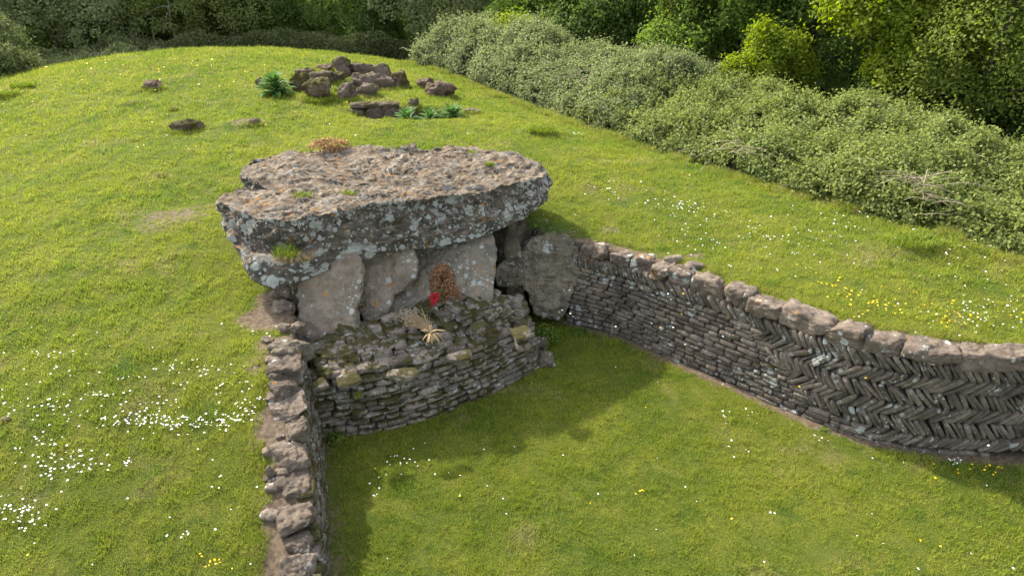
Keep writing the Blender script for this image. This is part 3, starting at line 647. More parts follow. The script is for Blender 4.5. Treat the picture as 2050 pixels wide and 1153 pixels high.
# stones at the sides of the chamber
rock('rock', 574, 612, 44, 42, .9, M['coping'], 31, 'angular tan stone wedged under the left corner of the capstone', Y=10.3, sink=.2)
rock('rock', 556, 645, 52, 34, .8, M['coping'], 32, 'flat tan stone lying on bare soil left of the pinkish slab', Y=9.85, sink=.3)
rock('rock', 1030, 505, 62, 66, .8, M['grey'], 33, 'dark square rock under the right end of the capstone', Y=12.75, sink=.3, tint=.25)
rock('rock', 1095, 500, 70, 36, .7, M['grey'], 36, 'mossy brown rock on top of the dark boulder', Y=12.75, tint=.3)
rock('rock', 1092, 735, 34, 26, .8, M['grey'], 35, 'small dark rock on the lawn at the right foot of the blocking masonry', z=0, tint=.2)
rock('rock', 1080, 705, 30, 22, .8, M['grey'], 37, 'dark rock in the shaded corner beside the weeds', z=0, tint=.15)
r_ = random.Random(5)
for i, (px, py, w_, h_, lb) in enumerate([(590, 668, 30, 16, 'small tan stone on the bare soil just above the corner boulder'), (532, 690, 22, 9, 'thin stone flake at the outer edge of the bare soil'), (566, 668, 26, 12, 'flat tan stone between the corner boulder and the chamber side'), (556, 598, 26, 16, 'dusty stone at the top of the bare soil patch')]):
    rock('small_stone', px, py, w_, h_, 1., M['coping'], 80+i, lb, n=10, sink=.4, group='loose stones on the bare soil')
for i, (px, py, l) in enumerate([(712, 632, 'lowest'), (724, 626, 'right-hand'), (718, 616, 'topmost')]):
    rock('small_stone', px, py, 13, 10, 1., M['fieldrock'], 50+i, '%s small brown stone packed in the gap between the two left slabs' % l, Y=10.15+.05*i, n=8, group='stones packed between the slabs')
# hidden rear slabs that really carry the capstone
def block(name, c, dims, rz, mat, seed, label, cat, tint=.4, n=20):
    V, F = stone(dims, seed, n=n, k=4, skew=.15, amp=.12, cuts=4); a, b = math.cos(rz), math.sin(rz)
    V = np.stack([V[:, 0]*a-V[:, 1]*b, V[:, 0]*b+V[:, 1]*a, V[:, 2]], 1)+c
    return mk(name, V, F, mat, attr={'tint': np.full(len(V), tint)}, label=label, cat=cat)
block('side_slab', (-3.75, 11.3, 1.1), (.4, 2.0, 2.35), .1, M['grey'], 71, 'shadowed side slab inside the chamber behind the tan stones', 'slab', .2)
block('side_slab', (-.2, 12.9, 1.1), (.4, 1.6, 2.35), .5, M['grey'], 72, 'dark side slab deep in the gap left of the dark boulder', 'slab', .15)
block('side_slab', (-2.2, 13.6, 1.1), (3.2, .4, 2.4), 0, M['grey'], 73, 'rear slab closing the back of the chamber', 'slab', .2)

# ------------------------------------------------------------------ blocking masonry
UPZ = np.array([0, 0, 1.])
blk = root('blocking_masonry', (-1.2, 9.8, 0), label='stepped mossy dry stone blocking built up in front of the upright slabs', cat='stonework')
def blk_h(s): return np.interp(s, [0, BW.L*.5, BW.L], [1.06, 1.0, .86])
def build_blocking():
    rng = np.random.default_rng(12); b = Batch(); sd_ = 0
    side_pts = [(.5, 10.5), (.52, 10.85), (.35, 11.6)]
    SP = Path([tuple(BW.p[-1, :2])]+side_pts[1:], -1)
    for pth, L in ((BW, BW.L), (SP, SP.L)):
        z = -.03; row = 0
        while z < 1.06:
            h = rng.uniform(.065, .115) if z < .74 else rng.uniform(.10, .17); s = rng.uniform(-.1, 0)
            while s < L:
                l = rng.uniform(.16, .42) if z < .74 else rng.uniform(.2, .5); H = blk_h(s) if pth is BW else .86
                if z+h*.6 < H:
                    sd_ += 1; p, T, N_ = pth.at(min(max(s+l/2, 0), L)); hh = h*rng.uniform(.88, 1.02); tl_ = rng.normal()*.03
                    V, F = stone((l*.96, .26, hh*.94), sd_, n=5, k=7, skew=.18, amp=.07)
                    zc = z+h/2+.012*math.sin(s*2.3)
                    b.put(V, F, p+N_*(-.13-.22*zc+rng.uniform(-.035, .03))+[0, 0, zc], T+UPZ*tl_, N_, UPZ-T*tl_, rng.uniform(.1, 1.1))
                s += l
            z += h; row += 1
    b.mk('front_masonry', M['block'], blk)
    # rubble surface sloping up to the uprights
    b = Batch(); core = []
    ft = [(-3.3, 9.35, .98), (-3.0, 9.75, 1.12), (-2.3, 10.0, 1.22), (-1.5, 10.4, 1.32), (-.5, 10.95, 1.28), (.15, 11.35, 1.0)]
    ft = np.array(ft); fs = np.linspace(0, 1, len(ft))
    def surf(a, c):
        """a along the face 0..1, c 0 at the front edge .. 1 at the slabs"""
        p, T, N_ = BW.at(min(max(a, 0.001), .999)*BW.L); q = p-N_*.27; q[2] = blk_h(a*BW.L)-.06; e = np.array([np.interp(a, fs, ft[:, k]) for k in range(3)])
        m = q+(e-q)*c; m[2] += .10*math.sin(math.pi*min(c, 1))*(.6+.4*math.sin(a*9)); return m, T, N_
    na, nc = 60, 24; V = []
    for j in range(nc+2):
        for i in range(na+1):
            a = i/na
            m, T, N_ = surf(a, min(j/nc, 1)); 
            if j == nc+1: m = m*1; m[2] = -.1; m[1] += .1
            V.append(m)
    V = np.array(V); V[:, 2] += .05*fbm(V*2.2, 4)*(V[:, 2] > .1)-.02
    idx = np.arange((nc+2)*(na+1)).reshape(nc+2, na+1); F = np.stack([idx[:-1, :-1], idx[:-1, 1:], idx[1:, 1:], idx[1:, :-1]], -1).reshape(-1, 4)
    mk('earth_fill', V, F, M['mossfill'], blk, attr={'tint': np.full(len(V), .35)})
    sd_ = 5000; c = .02
    while c < .97:
        a = rng.uniform(-.01, .02); dc = rng.uniform(.085, .14)
        while a < 1:
            l = rng.uniform(.12, .36)*(1.25 if c < .1 else 1); da = l/BW.L*1.06
            m, T, N_ = surf(a+da/2, c+dc/2); sd_ += 1; th = rng.uniform(.07, .12)
            if rng.uniform() < .86:
                V, F = stone((l*.95, rng.uniform(.14, .24), th), sd_, n=6, k=6, skew=.26, amp=.09, cuts=2)
                tl_ = rng.normal()*.08; tn = rng.normal()*.10+.06
                b.put(V, F, m+[0, 0, rng.uniform(-.02, .02)], T+UPZ*tl_, N_-UPZ*tn, UPZ+N_*tn-T*tl_, rng.uniform(.2, .9))
            a += da
        c += dc
    # a few large slabs embedded on top
    for (px, py, w_, h_, sdd) in [(910, 622, 90, 30, 1), (650, 700, 120, 34, 2), (760, 690, 66, 30, 3), (850, 615, 60, 26, 4), (1045, 668, 50, 26, 5), (700, 655, 60, 26, 6), (960, 655, 46, 22, 7), (805, 750, 80, 26, 8), (700, 762, 60, 26, 9), (920, 715, 60, 22, 10), (640, 770, 44, 24, 11), (1045, 690, 34, 20, 12), (985, 630, 36, 18, 13)]:
        q = P(px, py, 1.22 if py < 690 else 1.08); m_ = mpp(q); V, F = stone((w_*m_*.8, h_*m_*1.1, .10), 900+sdd, n=8, k=6, skew=.25, amp=.10, cuts=3)
        p, T, N_ = BW.at(BW.L*.4); b.put(V, F, q, T, N_-UPZ*.35, UPZ+N_*.35, rng.uniform(.3, .6))
    b.mk('top_stonework', M['block'], blk)
M['mossfill'] = rock_mat('mossy_earth', (.07, .055, .04), (.12, .095, .065), lichen=0, orange=0, moss=.75, dark=.4, sc=1.5)
build_blocking()

# ------------------------------------------------------------------ walls
def wall_core(pth, hf, back, batter, mat, parent, name='earth_core', inset=.07):
    n = 90; V = []
    for i in range(n+1):
        s = pth.L*i/n; p, T, N_ = pth.at(s); h = hf(s)
        for off, z in ((inset, -.1), (inset+batter*h, h), (back, h), (back, -.1)): V.append(p-N_*off+[0, 0, z])
    V = np.array(V); F = [[i*4+j, i*4+(j+1) % 4, (i+1)*4+(j+1) % 4, (i+1)*4+j] for i in range(n) for j in range(4)]
    F += [[0, 3, 2, 1], [n*4, n*4+1, n*4+2, n*4+3]]
    return mk(name, V, np.array(F), mat, parent, smooth=False, attr={'tint': np.full(len(V), .3)})
M['mortar'] = rock_mat('dark_wall_core', (.05, .042, .034), (.09, .075, .06), lichen=0, orange=0, moss=.2, dark=.4, sc=1.5)
wr = root('herringbone_wall', tuple(RW.at(3)[0]), label='long dry stone retaining wall with herringbone courses and boulder coping, facing the lawn', cat='stone wall')
RH = 1.44
def build_right_wall():
    rng = np.random.default_rng(21); sd_ = 20000
    wall_core(RW, lambda s: RH, .50, .12, M['mortar'], wr, inset=.10)
    rows = [(1.20, 1.44, .0, 1), (.965, 1.20, 3.75, -1), (.73, .965, 4.0, 1), (.50, .73, 4.35, -1), (.27, .50, 4.6, 1), (.06, .27, 5.7, -1)]
    def wob(s, z): return .025*math.sin(s*1.7+z*3)+.02*math.sin(s*.7+2)
    cb = Batch(); z = -.04
    while z < 1.20:
        h = rng.uniform(.06, .105); s = rng.uniform(-.15, 0)
        end = 3.7
        for (a, b_, st, dr_) in rows:
            if a <= z+h/2 < b_: end = st
        if z+h/2 < .06: end = 7.5
        if z+h > 1.20: h = max(1.20-z, .045)
        while s < end+rng.uniform(-.1, .1):
            l = rng.uniform(.13, .42); p, T, N_ = RW.at(max(s+l/2, 0)); sd_ += 1; hh = h*rng.uniform(.84, 1.03); zc = z+h/2+wob(s, z)
            V, F = stone((l*.985, .22, hh), sd_, n=5, k=7, skew=.12, amp=.06); tl_ = rng.normal()*.03
            cb.put(V, F, p+N_*(-.10-.12*zc+rng.uniform(-.016, .016))+[0, 0, zc], T+UPZ*tl_, N_, UPZ-T*tl_, rng.uniform(.1, .85)); s += l
        z += h
    cb.mk('coursed_stonework', M['wall'], wr)
    hb = Batch()
    for k, (a, b_, st, dr_) in enumerate(rows):
        s = st
        while s < RW.L:
            th = rng.uniform(.045, .092); p, T, N_ = RW.at(s); sd_ += 1
            ramp = 1. if k else np.clip(s/1.6, .15, 1)
            ang = dr_*R(rng.normal()*7+(36 if dr_ > 0 else 46))*ramp; hh = b_-a; L = hh/math.cos(ang)*rng.uniform(.98, 1.18)
            ax = T*math.sin(-ang)+UPZ*math.cos(ang); tx = T*math.cos(ang)-UPZ*math.sin(-ang)*1.
            V, F = stone((th*.97, .22, L), sd_, n=5, k=6, skew=.13, amp=.07)
            zc = (a+b_)/2+wob(s, a)
            hb.put(V, F, p+N_*(-.09-.12*zc+rng.uniform(-.035, .03))+[0, 0, zc], tx, N_, ax, rng.uniform(.05, .85))
            s += th/math.cos(ang)*1.02
    hb.mk('herringbone_stonework', M['wall'], wr)
    s = .05; i = 0
    while s < RW.L-.3:
        l = rng.uniform(.26, .46) if s < 2.2 else rng.uniform(.42, .80); i += 1; p, T, N_ = RW.at(s+l/2); hh = rng.uniform(.24, .29) if s < 2.2 else rng.uniform(.26, .32)
        V, F = stone((l*1.07, rng.uniform(.40, .50), hh*1.15), 31000+i, n=20, k=6.5, skew=.15, amp=.15, nscale=3.4, cuts=3, pit=.06)
        tl_ = rng.normal()*.04; V = p+N_*(-.36+rng.uniform(-.02, .02))+[0, 0, RH+hh*.36]+V[:, :1]*(T+UPZ*tl_)+V[:, 1:2]*N_+V[:, 2:3]*UPZ
        mk('coping_stone', V, F, M['coping'], wr, attr={'tint': np.full(len(V), rng.uniform(.3, .75))}); s += l*.99
    for i, (s, o) in enumerate([(1.75, .58), (2.2, .60)]):
        p, T, N_ = RW.at(s); V, F = stone((.36, .2, .12), 33000+i, n=10, k=3.5, skew=.2, amp=.14, cuts=3)
        q = p-N_*o; mk('coping_stone', V+[q[0], q[1], tz(q[0], q[1])+.03], F, M['coping'], wr, attr={'tint': np.full(len(V), .8)})
build_right_wall()
wl = root('curving_wall', tuple(LW.at(2)[0]), label='low dry stone retaining wall topped with rough boulders running towards the viewer', cat='stone wall')
def lh(s):
    p, T, N_ = LW.at(s); return float(tz(p[0]-.45, p[1]))
def build_left_wall():
    rng = np.random.default_rng(33); sd_ = 40000
    wall_core(LW, lambda s: lh(s)-.06, .62, .10, M['soil'], wl, inset=.10)
    b = Batch(); z = -.03
    while z < 1.5:
        h = rng.uniform(.05, .10); s = -.1
        while s < LW.L:
            l = rng.uniform(.14, .36); sd_ += 1
            if z+h < lh(max(s, 0))-.03:
                p, T, N_ = LW.at(max(s+l/2, 0)); V, F = stone((l*.98, .22, h), sd_, n=5, k=6, skew=.15, amp=.07); zc = z+h/2
                b.put(V, F, p+N_*(-.10-.11*zc+rng.uniform(-.02, .02))+[0, 0, zc], T, N_, UPZ, rng.uniform(.15, .8))
            s += l
        z += h
    b.mk('coursed_stonework', M['block'], wl)
    spec = [(.0, .44, .54), (.40, .38, .50), (.74, .44, .50), (1.14, .40, .42), (1.50, .44, .56), (1.90, .42, .40), (2.28, .54, .50), (2.78, .34, .34), (3.08, .36, .42), (3.42, .34, .34), (3.72, .50, .50), (4.18, .42, .46), (4.6, .5, .5), (5.1, .4, .45), (5.5, .5, .5)]
    for i, (s, l, wd) in enumerate(spec):
        l *= 1.; p, T, N_ = LW.at(s+l/2); hh = rng.uniform(.26, .34); h0 = lh(s+l/2)-.11
        V, F = stone((l*1.08, wd*.92, hh*.85), 51000+i, n=26, k=6, skew=.24, amp=.17, nscale=3.4, cuts=4, pit=.06)
        a = rng.normal()*.2; ca, sa = math.cos(a), math.sin(a); V = np.stack([V[:, 0]*ca-V[:, 1]*sa, V[:, 0]*sa+V[:, 1]*ca, V[:, 2]], 1); tn = rng.normal()*.14; tt = rng.normal()*.10
        V = p-N_*(.12+wd*.46)+[0, 0, h0+hh*.12]+V[:, :1]*(T+UPZ*tt)+V[:, 1:2]*(N_+UPZ*tn)+V[:, 2:3]*(UPZ-N_*tn-T*tt)
        mk('coping_stone', V, F, M['coping'], wl, attr={'tint': np.full(len(V), rng.uniform(.1, .6))})
    for i in range(24):
        s = rng.uniform(0, 5.5); o = rng.uniform(.46, .66); p, T, N_ = LW.at(s); q = p-N_*o; d = rng.uniform(.10, .26)
        V, F = stone((d, d*.75, d*.5), 52000+i, n=8, k=3.2, skew=.3, amp=.2, cuts=4); mk('coping_stone', V+[q[0], q[1], float(tz(q[0], q[1]))+.01], F, M['coping'], wl, attr={'tint': np.full(len(V), rng.uniform(.4, .9))})
build_left_wall()
rock('rock', 573, 722, 84, 30, .75, M['grey'], 63, 'broad dark boulder at the corner where the curving wall meets the blocking', z=1.36, sink=.7, tint=.25, rot=.2)
rock('rock', 541, 958, 14, 26, 1., M['coping'], 62, 'thin pale stone lying alone in the turf left of the curving wall', n=8, sink=.5)

# ------------------------------------------------------------------ rocks on the mound
RK = [(688, 158, 36, 38, .7, 'fieldrock', 'tall upright pointed rock at the back of the rock pile'), (724, 157, 44, 26, .8, 'fieldrock', 'rounded grey rock right of the tall pointed one'), (767, 168, 40, 34, .8, 'fieldrock', 'square-edged brown rock in the rear right of the pile'),
      (802, 177, 32, 32, .8, 'mossrock', 'mossy rock at the right end of the rock pile'), (742, 178, 78, 26, .6, 'fieldrock', 'long flat slab of rock in the middle of the pile'), (733, 196, 40, 22, .8, 'fieldrock', 'low rock supporting the long flat slab'),
      (607, 154, 38, 14, .8, 'fieldrock', 'low grey rock behind the left side of the pile'), (643, 171, 58, 24, .7, 'fieldrock', 'smooth rounded purple-grey rock on the left of the pile'), (601, 187, 40, 36, .8, 'mossrock', 'mossy squarish rock beside the big leafy plant'),
      (636, 200, 52, 34, .7, 'mossrock', 'moss-topped rock at the front left of the pile'), (675, 166, 30, 16, .8, 'mossrock', 'small mossy rock in the centre of the pile'), (693, 201, 34, 28, .9, 'fieldrock', 'round brown rock at the front of the pile among weeds'),
      (525, 176, 20, 16, .8, 'fieldrock', 'small rock left of the big leafy plant'), (650, 144, 34, 12, .8, 'redrock', 'low reddish mossy rock behind the pile'), (758, 144, 26, 10, .8, 'mossrock', 'low mossy rock furthest back right of the pile'),
      (850, 178, 34, 17, .8, 'redrock', 'reddish mossy rock standing apart right of the pile'), (880, 197, 54, 26, .8, 'redrock', 'broad russet rock right of the pile near the slope edge'), (302, 180, 38, 14, .8, 'redrock', 'lone reddish brown rock on the upper left turf'),
      (365, 264, 54, 19, .7, 'mossrock', 'lone grey-brown rock in the turf left of the capstone'), (507, 251, 28, 10, .8, 'redrock', 'small dark rock in a scrape of bare soil'), (345, 222, 14, 5, .9, 'fieldrock', 'tiny dark stone in the turf above the lone grey rock'),
      (320, 356, 14, 6, .9, 'fieldrock', 'tiny stone in the turf beside the mud scrape'), (828, 215, 20, 13, .8, 'fieldrock', 'small grey rock between the pit plants'), (945, 226, 30, 6, .5, 'coping', 'thin flat pale slab at the right rim of the pit'), (10, 845, 18, 7, .8, 'coping', 'pale flat stone in the turf at the left edge')]
for i, (px, py, w_, h_, dp, mt, lb) in enumerate(RK):
    rock('rock', px, py, w_, h_, dp, M[mt], 100+i, lb, n=14, group='rocks scattered on the mound', cuts=5)
rough_edges([(g(r[0], r[1]), r[2]*mpp(g(r[0], r[1]))/2) for r in RK])
PX = lambda px: (px-CX)/FPX*depth(PN)
for i, (px, w_, h_, dy, zt, lb) in enumerate([(708, .60, .60, 1.02, .04, 'low dark stone at the left rim of the pit'), (742, .70, .66, 1.10, .10, 'tall dark block facing the pit'), (780, .70, .62, 1.08, .08, 'dark block facing the pit beside the leafy plants'),
        (728, .85, .18, 1.14, .19, 'topmost slab of the rock ledge behind the pit'), (774, .80, .16, 1.16, .18, 'right-hand top slab of the rock ledge behind the pit'), (822, .40, .5, 1.15, .06, 'low block at the back of the pit between the leafy plants')]):
    V, F = stone((w_, .42, h_), 300+i, n=14, k=4.5, skew=.2, amp=.2, nscale=3, cuts=4, pit=.08)
    mk('ledge_stone', V+[PX(px)*1.04, PN[1]+dy, PN[2]+zt-h_/2+.02], F, M['fieldrock'], attr={'tint': np.full(len(V), .3)}, label=lb, cat='stone', group='stones lining the pit')

# ------------------------------------------------------------------ leafy plants
def strip_leaf(base, az, L, W, el0, droop, seg=6, fold=.2):
    t = np.linspace(0, 1, seg+1); el = el0-droop*t; ds = L/seg
    r = np.concatenate([[0], np.cumsum(np.cos(el[:-1])*ds)]); z = np.concatenate([[0], np.cumsum(np.sin(el[:-1])*ds)])
    wv = W/2*np.sin(np.pi*np.clip(t*.9+.08, 0, 1))**.8; wv[-1] = .001; d = np.array([math.cos(az), math.sin(az), 0]); p = np.array([-d[1], d[0], 0])
    c = np.asarray(base)+r[:, None]*d+z[:, None]*UPZ; up = (wv*fold*2)[:, None]*UPZ
    V = np.concatenate([c+wv[:, None]*p+up, c, c-wv[:, None]*p+up]); n = seg+1
    F = [[k*n+i, k*n+i+1, (k+1)*n+i+1, (k+1)*n+i] for k in (0, 1) for i in range(seg)]
    return V, np.array(F)
def rosette(px, py, rad, hgt, seed, label, nl=46, mat='leaf_big', name='leafy_plant', cat='plant', q=None):
    rng = np.random.default_rng(seed); q = g(px, py) if q is None else q; V = []; F = []; n = 0; rn = []
    for i in range(nl):
        f = i/nl; az = i*2.4+rng.normal()*.2; L = rad*(1.15-.5*f)*rng.uniform(.85, 1.15); el = R(15+60*f)+rng.normal()*.1
        v, f_ = strip_leaf(q+[0, 0, hgt*f*.75], az, L, L*.26, el, R(50), 6); V.append(v); F.append(f_+n); n += len(v); rn.append(np.full(len(v), rng.uniform()))
    v, f_ = tube([q-[0, 0, .05], q+[0, 0, hgt*.8]], .03, .015); V.append(v); F.append(f_+n); rn.append(np.full(len(v), .5))
    return mk(name, np.concatenate(V), np.concatenate(F), M[mat], attr={'rnd': np.concatenate(rn)}, label=label, cat=cat, group='broad leafed plants by the rocks')
rosette(553, 190, .62, .55, 1, 'tall blue-green broad-leafed plant at the left end of the rock pile', 70)
pq = g(812, 236)
rosette(812, 232, .50, .35, 2, 'pointed bright green leafy plant leftmost in the pit', 44, q=np.array([PX(812), PN[1]+.42, PN[2]-.30]))
rosette(862, 232, .46, .28, 3, 'leafy plant in the middle of the pit', 44, q=np.array([PX(858), PN[1]+.50, PN[2]-.28]))
rosette(900, 226, .52, .30, 4, 'widest leafy plant at the right end of the pit', 60, q=np.array([PX(900), PN[1]+.62, PN[2]-.22]))
def weed(px, py, rad, h, n, seed, label, mat='leaf_mid', size=.05, q=None, name='weed', cat='weeds', group=None):
    rng = np.random.default_rng(seed); q = g(px, py) if q is None else q; d = rng.normal(size=(n, 3)); d /= np.linalg.norm(d, axis=1)[:, None]; d[:, 2] = np.abs(d[:, 2])
    c = q+d*np.array([rad, rad*.8, h])*rng.uniform(.4, 1, n)[:, None]; V, F = leafset(c, d+[0, 0, .6]+rng.normal(size=(n, 3))*.4, size, rng)
    return mk(name, V, F, M[mat], smooth=False, attr={'rnd': rng.uniform(0, 1, len(F))}, label=label, cat=cat, group=group)
weed(704, 168, .3, .25, 260, 11, 'pale weeds growing in the middle of the rock pile', 'leaf_olive', .07)
weed(735, 156, .25, .18, 160, 12, 'nettles between the rear rocks of the pile', 'leaf_mid', .07)
weed(672, 186, .25, .25, 200, 13, 'yellowish weeds left of the round brown rock', 'leaf_olive', .06)
weed(1088, 668, .34, .42, 620, 14, 'dark green ivy-like weeds at the foot of the dark boulder', 'leaf_mid', .06, q=P(1090, 684, 0))
weed(1150, 650, .2, .16, 200, 15, 'low weeds at the inner end of the herringbone wall', 'leaf_mid', .045, q=P(1160, 668, 0))
weed(1115, 470, .42, .14, 420, 16, 'creeping weeds at the turf edge behind the dark boulder', 'leaf_mid', .05, q=P(1112, 458, 1.85))
weed(1065, 450, .3, .2, 240, 17, 'dark weeds in the hollow under the right end of the capstone', 'leaf_mid', .05, q=P(1068, 452, 1.85))
weed(668, 868, .22, .2, 200, 18, 'weeds in the corner between blocking and curving wall', 'leaf_olive', .05, q=P(672, 880, 0))
weed(720, 785, .06, .12, 60, 19, 'sprig of fresh green leaves growing from the blocking face', 'leaf_bright', .04, q=P(720, 790, .85)-[0, .06, 0])
weed(1180, 915, .12, .06, 0+80, 20, 'small clover tuft in the lawn', 'leaf_mid', .04, q=P(1650, 862, 0))
def tuft(name, q, n, h, spread, seed, mat, label, wid=.010, cat='grass tuft', group=None, droop=.7):
    rng = np.random.default_rng(seed); V = []; F = []; k = 0; rn = []
    for i in range(n):
        a = rng.uniform(0, 6.28); r_ = spread*math.sqrt(rng.uniform()); b = np.asarray(q)+[r_*math.cos(a), r_*math.sin(a)*.6, 0]
        v, f = strip_leaf(b, rng.uniform(0, 6.28), h*rng.uniform(.5, 1.1), wid, R(rng.uniform(55, 88)), droop*rng.uniform(.3, 1.3), 4, .1); V.append(v); F.append(f+k); k += len(v); rn.append(np.full(len(v), rng.uniform()))
    return mk(name, np.concatenate(V), np.concatenate(F), M[mat], attr={'rnd': np.concatenate(rn)}, label=label, cat=cat, group=group)
M['tuft'] = leaf_mat('tuft_grass', (.10, .17, .02), (.23, .27, .05), .4, hl=(.2, .22, .05))
M['drytuft'] = leaf_mat('dry_tuft_grass', (.28, .22, .10), (.40, .32, .16), .4, hl=(.3, .22, .1))
G_ = 'grass tufts rooted on the capstone'
k = np.argmin(((Vcap-P(575, 505, 2.4))**2).sum(1)); q = Vcap[k]
tuft('grass_tuft', q+[0, -.03, -.02], 150, .26, .22, 1, 'tuft', 'tall green grass tuft on the ledge of the near capstone face', group=G_)
tuft('grass_tuft', q+[.18, -.06, -.06], 160, .20, .30, 2, 'drytuft', 'dry yellow grass fringe on the ledge of the near capstone face', group=G_, droop=2.)
for i, (px, py, lb, rr_) in enumerate([(697, 388, 'round green tuft in the middle of the capstone top', .16), (608, 396, 'thin moss-like grass patch on the left of the capstone top', .2), (785, 306, 'small yellow-green grass patch near the rear edge of the capstone', .2), (980, 331, 'bright green tuft towards the right of the capstone top', .12), (945, 310, 'faint grass patch near the rear right edge of the capstone', .15)]):
    p_ = P(px, py, 2.93); tuft('grass_tuft', (p_[0], p_[1], cap_z(p_[0], p_[1])-.01), 120, .10, rr_, 10+i, 'tuft', lb, group=G_)
for i, (px, py, lb) in enumerate([(1840, 490, 'rough grass tussock near the bramble edge on the right'), (1085, 264, 'small dark tussock on the mound right of the capstone'), (640, 204, 'pale grass hummock in front of the rock pile'), (45, 175, 'dark grass tussock near the upper left edge'), (15, 191, 'lower dark grass tussock at the upper left edge')]):
    tuft('grass_tussock', g(px, py), 420, .17, .42, 30+i, 'tuft', lb, wid=.016, cat='tussock', group='rough tussocks on the mound')

# ------------------------------------------------------------------ offerings
def leafy_ring(name, c, u, v, r0, r1, n, size, mat, seed, parent=None, arc=(0, 6.283), **tags):
    rng = np.random.default_rng(seed); th = rng.uniform(arc[0], arc[1], n); nrm = np.cross(u, v); ph = rng.uniform(0, 6.28, n); rr_ = r1*np.sqrt(rng.uniform(.2, 1, n))
    rad = np.cos(th)[:, None]*u+np.sin(th)[:, None]*v
    C = c+rad*(r0+np.cos(ph)*rr_)[:, None]+nrm*(np.abs(np.sin(ph))*rr_)[:, None]; N_ = rad*np.cos(ph)[:, None]+nrm*np.abs(np.sin(ph))[:, None]+rng.normal(size=(n, 3))*.6
    V, F = leafset(C, N_, size, rng, .5, .25); return mk(name, V, F, M[mat], parent, smooth=False, attr={'rnd': rng.uniform(0, 1, len(F))}, **tags)
cw = P(886, 566, 1.76); upv = np.array([.0, .62, .78]); upv /= np.linalg.norm(upv); c_, s_ = math.cos(-.5), math.sin(-.5)
wreath = root('wreath', cw, label='dried brown leaf wreath leaning on the orange-lichened slab with a red bow at its foot', cat='wreath')
nrmw = np.cross(ex_, upv)
leafy_ring('dried_leaves', cw+nrmw*.02, ex_*.80, upv*1.25, .15, .13, 1700, .050, 'brown', 5, wreath)
leafy_ring('dried_flowers', P(908, 588, 1.66)+nrmw*.04, ex_*1.1, upv*.9, .05, .11, 500, .045, 'brown', 15, wreath)
def bow(c, s, parent):
    b = Batch(); rng = np.random.default_rng(3)
    for a in (.0, .55, 1.2, 1.9, 2.5, 3.1, 3.8, 4.35, 4.8, 5.3, 5.9):
        d = ex_*math.cos(a)+upv*math.sin(a); L = s*(1.35 if 4 < a < 5. else rng.uniform(.6, 1.05)); t = np.linspace(0, 1, 6); p = np.cross(nrmw, d)
        cc = c+d*(L*t)[:, None]+nrmw*(.35*s*np.sin(t*3.14))[:, None]; wv = s*rng.uniform(.14, .26)*np.sin(np.pi*np.clip(t*.85+.08, 0, 1)); V = np.concatenate([cc+p*wv[:, None], cc-p*wv[:, None]])
        b.add(V, np.array([[i, i+1, 7+i, 6+i] for i in range(5)]), rng.uniform())
    V, F = stone((.05, .05, .05), 9, n=4, k=2); b.add(V+c+nrmw*.02, F, .3)
    o = b.mk('bow', M['red'], parent); return o
bow(P(873, 598, 1.60)+nrmw*.15, .125, wreath)
leafy_ring('green_leaves', P(880, 588, 1.62)+nrmw*.08, ex_, upv, .06, .06, 60, .05, 'leaf_mid', 6, wreath)
gw = P(660, 303, 2.98); gw[2] = cap_z(gw[0], gw[1])+.02
leafy_ring('garland', gw, ex_*1.45, ey_*1.0, .20, .12, 900, .060, 'rust', 7, label='rust and gold dried leaf garland lying at the rear left of the capstone top', cat='garland')
def sheaf():
    rng = np.random.default_rng(8); c = P(862, 676, 1.28)+[0, -.02, .08]; o = root('straw_sheaf', c, label='tied bunch of dried straw and seed heads lying on the mossy blocking', cat='straw bunch')
    b = Batch(); d1 = P(820, 630, 1.42)-c; d2 = P(885, 712, 1.12)-c
    for i in range(90):
        e = d1*rng.uniform(.55, 1.1)+rng.normal(size=3)*[.13, .07, .06]; t = np.linspace(0, 1, 4)[:, None]; pts = c+e*t+UPZ*(.05*np.sin(t*3.14)); V, F = tube(pts, .0045, .003, 4); b.add(V, F, rng.uniform())
    b.mk('stalks', M['straw'], o, kind='stuff'); b = Batch()
    for i in range(46):
        a = rng.uniform(-1.25, 1.25); L = rng.uniform(.16, .30); base = math.atan2(d2[1], d2[0]); V, F = strip_leaf(c+[0, 0, .01], base+a, L, .024, R(rng.uniform(0, 35)), R(75), 5, .1); b.add(V, F, rng.uniform())
    for i in range(16):
        a = rng.uniform(0, 6.28); V, F = strip_leaf(c+[0, 0, .03], a, rng.uniform(.1, .17), .022, R(rng.uniform(20, 70)), R(60), 5, .1); b.add(V, F, rng.uniform())
    b.mk('straw_leaves', M['straw'], o, kind='stuff')
    n = 420; C = c+d1*rng.uniform(.55, 1.2, n)[:, None]+rng.normal(size=(n, 3))*[.10, .07, .04]; V, F = leafset(C, rng.normal(size=(n, 3)), .03, rng)
    mk('seed_heads', V, F, M['cane'], o, smooth=False, kind='stuff', attr={'rnd': rng.uniform(0, 1, len(F))})
    V, F = tube([c+[-.03, 0, .0], c+[.03, -.02, .0]], .03, .03, 8); mk('tie', V, F, M['straw'], o)
sheaf()

